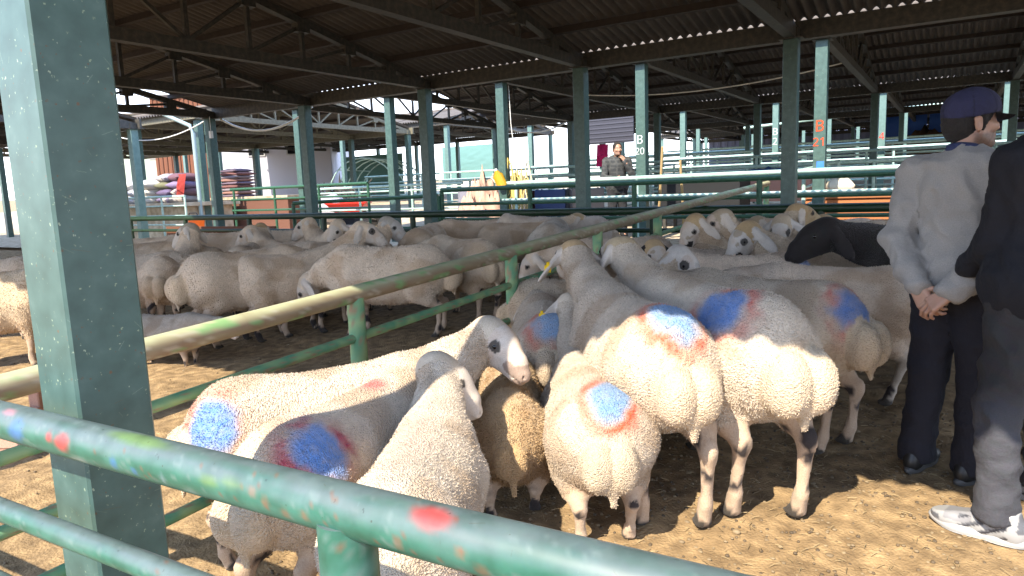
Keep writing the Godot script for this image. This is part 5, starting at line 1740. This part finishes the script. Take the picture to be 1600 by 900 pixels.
func skin_colour(base: Color, beard: Color, T: Transform3D, amount: float) -> Callable:
	var inv := T.affine_inverse()
	return func(p: Vector3, id: int, nn: Vector3) -> Color:
		var q := inv * p
		var w := wool_n.get_noise_3dv(p * 30.0)
		var w2 := wool_n.get_noise_3dv(p * 160.0)
		var c := base * (1.0 + 0.08 * w + 0.04 * w2)
		if id == 2:
			c = c.lerp(beard, 0.75)
		if id == 3:
			c = c.lerp(Color(0.36, 0.14, 0.11), 0.5)
		var on := smoothstep(-0.03, -0.055, q.y + 0.014 * w) * smoothstep(-0.045, -0.02, q.x) * smoothstep(-0.16, -0.12, q.y)
		var lip := smoothstep(-0.028, -0.038, q.y) * smoothstep(0.07, 0.085, q.x)
		if id != 3 and q.length() < 0.2:
			c = c.lerp(beard, clampf(maxf(on, lip) * amount * (0.85 + w2 * 0.3), 0.0, 1.0))
		return c

func shoe_part(root: Node3D, at: Vector3, yaw: float, upper: Color, sole: Color, sport: bool, called := "shoe"):
	# local x = toe direction
	var f := Field.new()
	f.setup(Vector3(-0.12, -0.01, -0.08), Vector3(0.24, 0.16, 0.08), 0.006)
	var B := Basis.IDENTITY
	f.ell(Vector3(0.13, 0.038, 0.002), Vector3(0.075, 0.042, 0.047), B, 0.02, 0)
	f.ell(Vector3(0.03, 0.045, 0), Vector3(0.10, 0.05, 0.04), B, 0.02, 0)
	f.ell(Vector3(-0.055, 0.05, 0), Vector3(0.045, 0.055, 0.038), B, 0.02, 0)
	f.cap(Vector3(-0.03, 0.06, 0), Vector3(-0.04, 0.105, 0), 0.042, 0.04, 0.02, 0)
	f.cap(Vector3(0.0, 0.085, 0), Vector3(0.085, 0.062, 0), 0.028, 0.024, 0.02, 2)
	cut_field(f, Vector3(0.25, 0.97, 0).normalized(), Vector3(-0.04, 0.115, 0))
	cut_field(f, Vector3(0, -1, 0), Vector3(0, 0.012, 0))
	f.run()
	var col := func(p: Vector3, id: int, nn: Vector3) -> Color:
		if not sport:
			return upper
		var c := upper
		var grey := Color(0.10, 0.105, 0.115)
		var dark := Color(0.035, 0.035, 0.04)
		# mesh panels, side stripes, toe cap and heel counter
		if p.x > 0.06 and p.x < 0.15 and p.y > 0.045:
			c = Color(0.21, 0.21, 0.22)
		var st := p.x * 0.8 + p.y * 1.5
		if absf(p.z) > 0.02 and p.y < 0.075 and p.x > -0.05 and p.x < 0.10:
			if fposmod(st, 0.055) < 0.010:
				c = dark
			elif fposmod(st, 0.055) < 0.022:
				c = grey
		if p.x < -0.075 and p.y > 0.055:
			c = grey
		if Vector2(p.x - 0.03, p.y - 0.072).length() < 0.009 and absf(p.z) > 0.02:
			c = dark
		if p.x > 0.165 and p.y > 0.03 and p.y < 0.05:
			c = grey
		return c
	var o := obj(called, field_mesh(f, M.leather, col), null, root)
	o.transform = Transform3D(Basis(Vector3.UP, yaw).scaled(Vector3(1.08, 1.08, 1.08) if sport else Vector3.ONE), at)
	# sole: a lofted outline with a chunky edge
	var m := MB.new()
	var outline := []
	for i in 40:
		var a := TAU * i / 40
		var x := 0.05 + cos(a) * 0.158
		var wd := 0.043 + 0.010 * smoothstep(0.05, 0.14, x) - 0.008 * smoothstep(0.06, 0.0, absf(x - 0.02))
		outline.append(Vector2(x, sin(a) * wd * (1.0 if absf(cos(a)) < 0.9 else 1.0)))
	var lv := [[0.0, 0.93], [0.006, 1.0], [0.018, 1.02], [0.028, 0.98], [0.032, 0.92]]
	for j in lv.size():
		for i in 40:
			var q: Vector2 = outline[i]
			var lift := 0.016 * pow(clampf((q.x - 0.11) / 0.1, 0, 1), 2.0)
			m.v.append(Vector3((q.x - 0.05) * lv[j][1] + 0.05, lv[j][0] + lift, q.y * lv[j][1]))
			m.n.append(Vector3.UP)
			m.c.append(sole)
	for j in lv.size() - 1:
		for i in 40:
			var p := j * 40 + i
			var q := j * 40 + (i + 1) % 40
			m.ix.append_array(PackedInt32Array([p, q, p + 40, q, q + 40, p + 40]))
	for e in [0, lv.size() - 1]:
		for i in range(1, 39):
			m.ix.append_array(PackedInt32Array([e * 40, e * 40 + i, e * 40 + i + 1]))
	var st := SurfaceTool.new()
	st.create_from(m.mesh(), 0)
	st.generate_normals()
	obj("sole", st.commit(), M.rubber, o)
	if sport:
		for k in 4:
			var x := 0.035 + k * 0.018
			tube_part(o, "lace", [Vector3(x, 0.074 - k * 0.003, -0.022), Vector3(x + 0.004, 0.093 - k * 0.006, 0), Vector3(x, 0.074 - k * 0.003, 0.022)], 0.0028, M.rubber, 6)

# P: joints in the person's own axes (f = forward, y = up, r = to their right), given as Vector3(f, y, r)
func person(label: String, at: Vector3, yaw: float, P: Dictionary):
	var root := thing("person", label, "person", at, yaw)
	var J := func(k: String) -> Vector3: return P[k]
	var cell: float = P.get("cell", 0.013)
	var fine: float = P.get("fine", 0.0062)
	var B := Basis.IDENTITY
	var k: float = P.get("bulk", 1.0)
	var hip: Vector3 = P.hip
	var chest: Vector3 = P.chest
	var neck: Vector3 = P.neck
	var head: Vector3 = P.head
	# --- body: one skin surface, head to feet
	var f := Field.new()
	f.setup(Vector3(-0.45, 0.0, -0.42), Vector3(0.48, 1.62, 0.42), 0.024)
	f.cap(hip, chest, 0.11, 0.12, 0.05, 0)
	for s in 2:
		var sg := -1.0 if s == 0 else 1.0
		var n: String = "l" if s == 0 else "r"
		f.cap(hip + Vector3(0, -0.03, sg * 0.09), P[n + "kn"], 0.07, 0.045, 0.04, 0)
		f.cap(P[n + "kn"], P[n + "an"], 0.045, 0.034, 0.03, 0)
		f.cap(P[n + "an"], P[n + "an"] + Vector3(0.12, -0.04, 0), 0.032, 0.026, 0.02, 0)
		f.cap(chest + Vector3(0, 0.09, sg * 0.10), P[n + "sh"], 0.06, 0.05, 0.04, 0)
		f.cap(P[n + "sh"], P[n + "el"], 0.042, 0.034, 0.03, 0)
		f.cap(P[n + "el"], P[n + "wr"], 0.034, 0.026, 0.03, 0)
	f.cap(chest, neck, 0.08, 0.055, 0.05, 0)
	f.run()
	var HB: Basis = P.hb
	var g := Field.new()
	g.setup(head - Vector3(0.15, 0.24, 0.15), head + Vector3(0.16, 0.15, 0.15), fine)
	g.cap(neck + Vector3(0, -0.05, 0), head + HB * Vector3(-0.025, -0.04, 0), 0.058 * k, 0.052, 0.03, 0)
	head_into(g, head, HB, P.get("hs", 1.0))
	g.run()
	var parts := [g]
	for s in 2:
		var n: String = "l" if s == 0 else "r"
		if not P.has(n + "hd"):
			continue
		var h := Field.new()
		var w: Vector3 = P[n + "wr"]
		var c: Vector3 = w + P[n + "hd"] * 0.08
		h.setup(c - Vector3(0.14, 0.14, 0.14), c + Vector3(0.14, 0.14, 0.14), P.get("hcell", 0.0048))
		hand_into(h, w, P[n + "hd"], P[n + "hb"], 1.0 if P.get(n + "th", s == 0) else -1.0, P.get(n + "curl", 0.6))
		h.run()
		parts.append(h)
	for q: Field in parts:
		var n0 := f.V.size()
		f.V.append_array(q.V)
		f.N.append_array(q.N)
		f.I.append_array(q.I)
		for t in q.F:
			f.F.append(t + n0)
	var HT := Transform3D(HB * P.get("hs", 1.0), head)
	obj("body", field_mesh(f, M.skin, skin_colour(P.skin, P.beard, HT, P.get("stubble", 0.6))), null, root)
	var eye := SphereMesh.new()
	eye.radius = 0.0115
	eye.height = 0.023
	for z: float in [-1.0, 1.0]:
		var e := obj("eye", eye, M.eyeball, root)
		e.position = HT * Vector3(0.075, 0.006, z * 0.032)
		var ir := obj("iris", eye, M.eye, e)
		ir.scale = Vector3(0.5, 0.5, 0.5)
		ir.position = HB * Vector3(0.0072, 0, 0)
	# --- hair
	var h := Field.new()
	h.setup(head - Vector3(0.15, 0.13, 0.13), head + Vector3(0.13, 0.16, 0.13), 0.0075)
	h.ell(HT * Vector3(-0.018, 0.036, 0), Vector3(0.104, 0.096, 0.083), HB, 0.02, 0)
	h.ell(HT * Vector3(-0.062, -0.02, 0), Vector3(0.050, 0.062, 0.064), HB, 0.03, 0)
	for z: float in [-1.0, 1.0]:
		h.cap(HT * Vector3(0.005, 0.02, z * 0.072), HT * Vector3(0.003, -0.03, z * 0.068), 0.012, 0.009, 0.012, 0)
	h.cap(HT * Vector3(0.13, -0.06, 0), HT * Vector3(0.078, 0.04, 0), 0.075, 0.052, 0.012, 0, true)
	for z: float in [-1.0, 1.0]:
		h.cap(HT * Vector3(-0.022, -0.02, z * 0.085), HT * Vector3(-0.024, 0.01, z * 0.085), 0.022, 0.02, 0.006, 0, true)
	h.run()
	obj("hair", field_mesh(h, M.hair, func(p, id, nn): return P.hair * (1.0 + 0.5 * wool_n.get_noise_3dv(p * 120.0)), 0.004, 5, 30.0), null, root)
	# --- top
	var t := Field.new()
	t.setup(Vector3(-0.45, P.hem - 0.08, -0.44), Vector3(0.48, 1.62, 0.44), cell)
	t.ell(chest + Vector3(0.0, 0.04, 0), Vector3(0.135, 0.20, 0.185) * k, B, 0.06, 0)
	t.ell(chest.lerp(hip, 0.55), Vector3(0.135, 0.22, 0.165) * k, B, 0.06, 0)
	t.cap(hip + Vector3(-0.012, 0.03, -0.065), hip + Vector3(-0.012, 0.03, 0.065), 0.15 * k, 0.15 * k, 0.05, 0)
	t.cap(Vector3(hip.x - 0.012, P.hem - 0.10, -0.065), Vector3(hip.x - 0.012, P.hem - 0.10, 0.065), 0.155 * k, 0.155 * k, 0.06, 0)
	t.cap(chest + Vector3(0, 0.1, 0), neck + Vector3(-0.005, -0.015, 0), 0.10 * k, 0.062 * k, 0.05, 0)
	for s in 2:
		var sg := -1.0 if s == 0 else 1.0
		var n: String = "l" if s == 0 else "r"
		t.cap(chest + Vector3(-0.01, 0.13, sg * 0.07), P[n + "sh"], 0.085 * k, 0.072 * k, 0.05, 0)
		var q: float = P.get("sleeve", 1.0)
		t.cap(P[n + "sh"], P[n + "el"], 0.068 * k * q, 0.058 * q, 0.035, 1)
		t.cap(P[n + "el"], P[n + "wr"].lerp(P[n + "el"], 0.02), 0.060 * q, 0.046 * q, 0.025, 1)
		if P.get("cuffs", false):
			t.cap(P[n + "wr"].lerp(P[n + "el"], 0.12), P[n + "wr"], 0.043 * q, 0.038 * q, 0.012, 2)
	cut_field(t, P.get("hemn", Vector3(0, -1, 0)), Vector3(hip.x, P.hem, 0))
	var nd: Vector3 = (head - neck).normalized()
	t.cap(neck + nd * 0.0, neck + nd * 0.12, 0.060 * k, 0.075 * k, 0.008, 0, true)
	t.run()
	obj(P.get("top_name", "jacket"), field_mesh(t, M.knit if P.get("fleece", false) else M.fabric, P.top, P.get("fold", 0.012), 61, 3.5), null, root)
	if P.has("collar"):
		var cm := MB.new()
		cm.col = P.collar
		var pts := []
		var rr := []
		for i in 25:
			var a := TAU * i / 24
			pts.append(neck + Vector3(cos(a) * 0.060 * k - 0.004, 0.016 + 0.012 * cos(a + PI), sin(a) * 0.060 * k))
			rr.append(0.013)
		cm.tube(pts, rr, 8, false, 1.7)
		obj("collar", cm.mesh(), M.fabric, root)
	# --- trousers
	var u := Field.new()
	u.setup(Vector3(-0.35, 0.0, -0.36), Vector3(0.40, hip.y + 0.16, 0.36), cell)
	u.cap(hip + Vector3(0, 0.0, -0.06), hip + Vector3(0, 0.0, 0.06), 0.128 * k, 0.128 * k, 0.05, 0)
	u.cap(hip + Vector3(0, 0.12, -0.05), hip + Vector3(0, 0.12, 0.05), 0.115 * k, 0.115 * k, 0.05, 0)
	u.ell(hip + Vector3(-0.045, -0.03, -0.07), Vector3(0.095, 0.11, 0.085) * k, B, 0.03, 0)
	u.ell(hip + Vector3(-0.045, -0.03, 0.07), Vector3(0.095, 0.11, 0.085) * k, B, 0.03, 0)
	var lg: float = P.get("leg", 1.0)
	for s in 2:
		var sg := -1.0 if s == 0 else 1.0
		var n: String = "l" if s == 0 else "r"
		u.cap(hip + Vector3(0, -0.06, sg * 0.085 * k), P[n + "kn"], 0.102 * k * lg, 0.072 * lg, 0.035, 1)
		u.cap(P[n + "kn"], P[n + "an"] + Vector3(-0.012, -0.01, 0), 0.072 * lg, 0.066 * lg, 0.03, 1)
		u.cap(P[n + "an"] + Vector3(-0.005, 0.02, 0), P[n + "an"] + Vector3(0.005, -0.045, 0), 0.067 * lg, 0.070 * lg, 0.02, 2)
	cut_field(u, Vector3(0, -1, 0), Vector3(0, P.get("cuff_y", 0.045), 0))
	u.run()
	obj("trousers", field_mesh(u, M.fabric, P.trousers, P.get("tfold", 0.010), 62, 4.5), null, root)
	for s in 2:
		var n: String = "l" if s == 0 else "r"
		shoe_part(root, Vector3(P[n + "an"].x - 0.0, 0.0 + P.get(n + "lift", 0.0), P[n + "an"].z), P.get(n + "toe", 0.0), P.shoe, P.sole, P.get("sport", false))
	return root

func cap_part(root: Node3D, head: Vector3, HB: Basis, c: Color):
	# baseball cap: crown shell, brim, button
	var T := Transform3D(HB, head)
	var f := Field.new()
	f.setup(head - Vector3(0.17, 0.10, 0.15), head + Vector3(0.17, 0.19, 0.15), 0.0075)
	f.ell(T * Vector3(-0.012, 0.052, 0), Vector3(0.112, 0.098, 0.094), HB, 0.02, 0)
	f.ell(T * Vector3(0.03, 0.062, 0), Vector3(0.082, 0.086, 0.08), HB, 0.03, 0)
	cut_field(f, HB * Vector3(0.10, -0.995, 0).normalized(), T * Vector3(0, 0.030, 0))
	f.run()
	var inv := T.affine_inverse()
	var o := obj("cap", field_mesh(f, M.fabric, func(p, id, nn):
		var q: Vector3 = inv * p
		var a := atan2(q.z, q.x)
		var seam := absf(fposmod(a + PI / 6.0, PI / 3.0) - PI / 6.0)
		return c * (0.6 if seam < 0.03 else 1.0) * (1.0 + 0.12 * wool_n.get_noise_3dv(p * 40.0)), 0.003, 8, 5.0), null, root)
	var m := MB.new()
	m.col = c
	var n := 14
	var rows := 5
	for side in 2:
		for j in rows + 1:
			for i in n + 1:
				var a := lerpf(-1.15, 1.15, float(i) / n)
				var rr := float(j) / rows
				var p := Vector3(0.088 * cos(a) + 0.012, 0.034 + 0.004 * cos(a), 0.090 * sin(a))
				p += Vector3(0.080 * rr * pow(cos(a * 1.2), 0.6) if absf(a) < 1.15 else 0.0, -0.012 * rr - 0.030 * rr * a * a * 0.6 + (0.0 if side == 0 else -0.004), 0.012 * rr * sin(a))
				m.v.append(T * p)
				m.n.append(HB.y * (1.0 if side == 0 else -1.0))
				m.c.append(c)
				if j < rows and i < n:
					var q := side * (rows + 1) * (n + 1) + j * (n + 1) + i
					m.ix.append_array(PackedInt32Array([q, q + 1, q + n + 1, q + 1, q + n + 2, q + n + 1]))
	obj("brim", m.mesh(), M.fabric, o)
	var b := SphereMesh.new()
	b.radius = 0.009
	b.height = 0.012
	obj("button", b, cloth_mat(Color(0.10, 0.11, 0.18)), o).position = T * Vector3(-0.005, 0.15, 0)

func build_people():
	M.skin = plain(Color(1, 1, 1), 0.55)
	M.skin.subsurf_scatter_enabled = true
	M.skin.subsurf_scatter_strength = 0.15
	M.eyeball = plain(Color(0.8, 0.78, 0.74), 0.2)
	M.leather = plain(Color(1, 1, 1), 0.45)
	M.fabric = tri_mat(ramp_tex(noise_img(256, 0.2, 3, FastNoiseLite.TYPE_SIMPLEX_SMOOTH, 51), [[0.0, Color(0.8, 0.8, 0.8)], [1.0, Color(1, 1, 1)]]), 3.5, 0.9)
	M.fabric.uv1_world_triplanar = false
	var cr := FastNoiseLite.new()
	cr.seed = 57
	cr.frequency = 0.011
	cr.noise_type = FastNoiseLite.TYPE_SIMPLEX_SMOOTH
	cr.fractal_type = FastNoiseLite.FRACTAL_RIDGED
	cr.fractal_octaves = 4
	relief(M.fabric, cr.get_seamless_image(512, 512), 0.28)
	M.knit = M.fabric.duplicate()
	M.knit.rim_enabled = true
	M.knit.rim = 0.3
	var turned := func(yaw: float, pitch: float, roll := 0.0) -> Basis: return Basis(Vector3.UP, yaw) * Basis(Vector3.BACK, pitch) * Basis(Vector3.RIGHT, roll)
	var skin := Color(0.42, 0.24, 0.165)
	# the man in the pale jacket, hands clasped behind him; faces right and a little away
	person("man in navy cap and pale grey jacket, hands clasped behind his back", Vector3(0.035, 0, -3.68), deg_to_rad(32.2 + 30.0), {
		"hip": Vector3(0.0, 0.93, 0), "chest": Vector3(0.0, 1.27, 0), "neck": Vector3(0.01, 1.475, 0), "head": Vector3(0.055, 1.605, 0), "hb": turned.call(-0.5, 0.04),
		"lsh": Vector3(-0.01, 1.395, -0.185), "lel": Vector3(-0.10, 1.12, -0.215), "lwr": Vector3(-0.215, 0.905, -0.055),
		"rsh": Vector3(-0.01, 1.395, 0.185), "rel": Vector3(-0.10, 1.12, 0.25), "rwr": Vector3(-0.215, 0.89, 0.085),
		"lhd": Vector3(-0.10, -0.80, 0.60).normalized(), "lhb": Vector3(-0.9, 0.1, -0.1).normalized(), "lcurl": 0.8, "lth": false,
		"rhd": Vector3(-0.30, -0.62, -0.72).normalized(), "rhb": Vector3(-0.85, 0.5, 0.0).normalized(), "rcurl": 0.75, "rth": true,
		"lkn": Vector3(0.0, 0.50, -0.10), "lan": Vector3(-0.03, 0.09, -0.12), "rkn": Vector3(0.03, 0.50, 0.10), "ran": Vector3(0.02, 0.09, 0.10), "ltoe": 0.15, "rtoe": -0.12,
		"hem": 0.80, "hemn": Vector3(-0.28, -1, 0).normalized(), "cuffs": true, "collar": Color(0.035, 0.045, 0.12), "sleeve": 1.08, "bulk": 0.95, "fleece": true, "fold": 0.021,
		"top": func(p, id, nn): return Color(0.345, 0.325, 0.30) * (1.0 + 0.08 * wool_n.get_noise_3dv(p * 6.0)) if id != 2 else Color(0.28, 0.27, 0.27),
		"trousers": func(p, id, nn): return Color(0.012, 0.0135, 0.023), "skin": skin, "beard": Color(0.045, 0.032, 0.026), "hair": Color(0.018, 0.014, 0.012), "stubble": 0.75,
		"shoe": Color(0.014, 0.013, 0.013), "sole": Color(0.06, 0.06, 0.06), "leg": 1.08})
	var man: Node3D = get_node("person")
	cap_part(man, Vector3(0.055, 1.605, 0), turned.call(-0.5, 0.04), Color(0.030, 0.030, 0.075))
	# the man in black at the frame's edge
	var denim := func(p: Vector3, id: int, nn: Vector3) -> Color:
		var c := Color(0.026, 0.024, 0.025) * (1.0 + 0.25 * wool_n.get_noise_3dv(p * 9.0))
		if p.y < 0.44:
			c = Color(0.055, 0.057, 0.068) * (1.0 + 0.3 * wool_n.get_noise_3dv(Vector3(p.x * 9.0, p.y * 26.0, p.z * 9.0)))
		else:
			c = c.lerp(Color(0.055, 0.057, 0.068), smoothstep(0.62, 0.44, p.y))
		# pale stitching of the back pockets and yoke
		if p.x < -0.02:
			for s: float in [-1.0, 1.0]:
				var q := Vector2(p.z - s * 0.085, p.y - 0.80)
				var inside: bool = absf(q.x) < 0.062 and q.y < 0.07 and q.y > -0.085 + absf(q.x) * 0.35
				var inner: bool = absf(q.x) < 0.054 and q.y < 0.062 and q.y > -0.075 + absf(q.x) * 0.35
				if inside and not inner:
					c = Color(0.11, 0.09, 0.08)
		return c
	person("man in black top and faded dark jeans with white sneakers, at the frame's right edge", Vector3(0.335, 0, -3.29), deg_to_rad(32.2 + 104.0), {
		"hip": Vector3(0.0, 0.95, -0.03), "chest": Vector3(0.0, 1.29, 0), "neck": Vector3(0.02, 1.51, 0.02), "head": Vector3(0.06, 1.65, 0.04), "hb": turned.call(-0.5, -0.05),
		"lsh": Vector3(0.0, 1.41, -0.18), "lel": Vector3(0.10, 1.14, -0.165), "lwr": Vector3(0.26, 1.02, -0.10),
		"rsh": Vector3(0.0, 1.43, 0.205), "rel": Vector3(0.02, 1.15, 0.26), "rwr": Vector3(0.18, 0.97, 0.20),
		"lhd": Vector3(0.8, -0.3, 0.5).normalized(), "lhb": Vector3(0.2, 0.4, -0.9).normalized(), "rhd": Vector3(0.8, -0.4, -0.3).normalized(), "rhb": Vector3(0.2, 0.3, 0.9).normalized(),
		"lkn": Vector3(0.0, 0.50, -0.215), "lan": Vector3(-0.04, 0.09, -0.245), "rkn": Vector3(0.08, 0.50, 0.14), "ran": Vector3(0.14, 0.09, 0.19), "ltoe": 0.45, "rtoe": -0.15,
		"hem": 0.86, "bulk": 1.14, "top_name": "shirt", "fold": 0.016, "tfold": 0.016, "leg": 0.97, "sleeve": 1.05,
		"top": func(p, id, nn): return Color(0.0075, 0.007, 0.009),
		"trousers": denim, "skin": skin, "beard": Color(0.04, 0.03, 0.025), "hair": Color(0.016, 0.013, 0.012), "stubble": 0.4,
		"shoe": Color(0.30, 0.30, 0.30), "sole": Color(0.36, 0.36, 0.355), "sport": true, "cuff_y": 0.085})
	# the man beyond the rails, hand at his mouth
	var plaid := func(p: Vector3, id: int, nn: Vector3) -> Color:
		var c := Color(0.045, 0.05, 0.053)
		if fposmod(p.y, 0.075) < 0.022 or fposmod(p.z + p.x, 0.075) < 0.022:
			c = Color(0.085, 0.09, 0.09)
		return c
	person("man in dark checked shirt beyond the rails, one hand raised to his mouth", Vector3(-5.20, gy(-12.0) + 0.02, -12.0), deg_to_rad(32.2 - 85.0), {
		"hip": Vector3(0.0, 0.94, 0), "chest": Vector3(0.0, 1.28, 0), "neck": Vector3(0.02, 1.49, 0), "head": Vector3(0.06, 1.62, 0), "hb": turned.call(0.1, -0.05),
		"lsh": Vector3(0.0, 1.41, -0.195), "lel": Vector3(0.14, 1.16, -0.24), "lwr": Vector3(0.20, 1.40, -0.10),
		"rsh": Vector3(0.0, 1.41, 0.195), "rel": Vector3(0.08, 1.12, 0.26), "rwr": Vector3(0.24, 1.08, 0.08),
		"lhd": Vector3(-0.2, 0.85, 0.5).normalized(), "lhb": Vector3(0.8, 0.1, -0.5).normalized(), "lcurl": 0.9, "rhd": Vector3(0.3, 0.1, -0.95).normalized(), "rhb": Vector3(0.9, 0.3, 0.2).normalized(),
		"lkn": Vector3(0.0, 0.50, -0.10), "lan": Vector3(-0.03, 0.09, -0.12), "rkn": Vector3(0.03, 0.50, 0.10), "ran": Vector3(0.02, 0.09, 0.12),
		"hem": 0.82, "top_name": "shirt", "top": plaid, "trousers": func(p, id, nn): return Color(0.025, 0.026, 0.030), "skin": skin, "beard": Color(0.04, 0.03, 0.025), "hair": Color(0.018, 0.015, 0.013),
		"shoe": Color(0.02, 0.02, 0.02), "sole": Color(0.03, 0.03, 0.03), "cell": 0.02, "fine": 0.010, "hcell": 0.008, "bulk": 1.0})
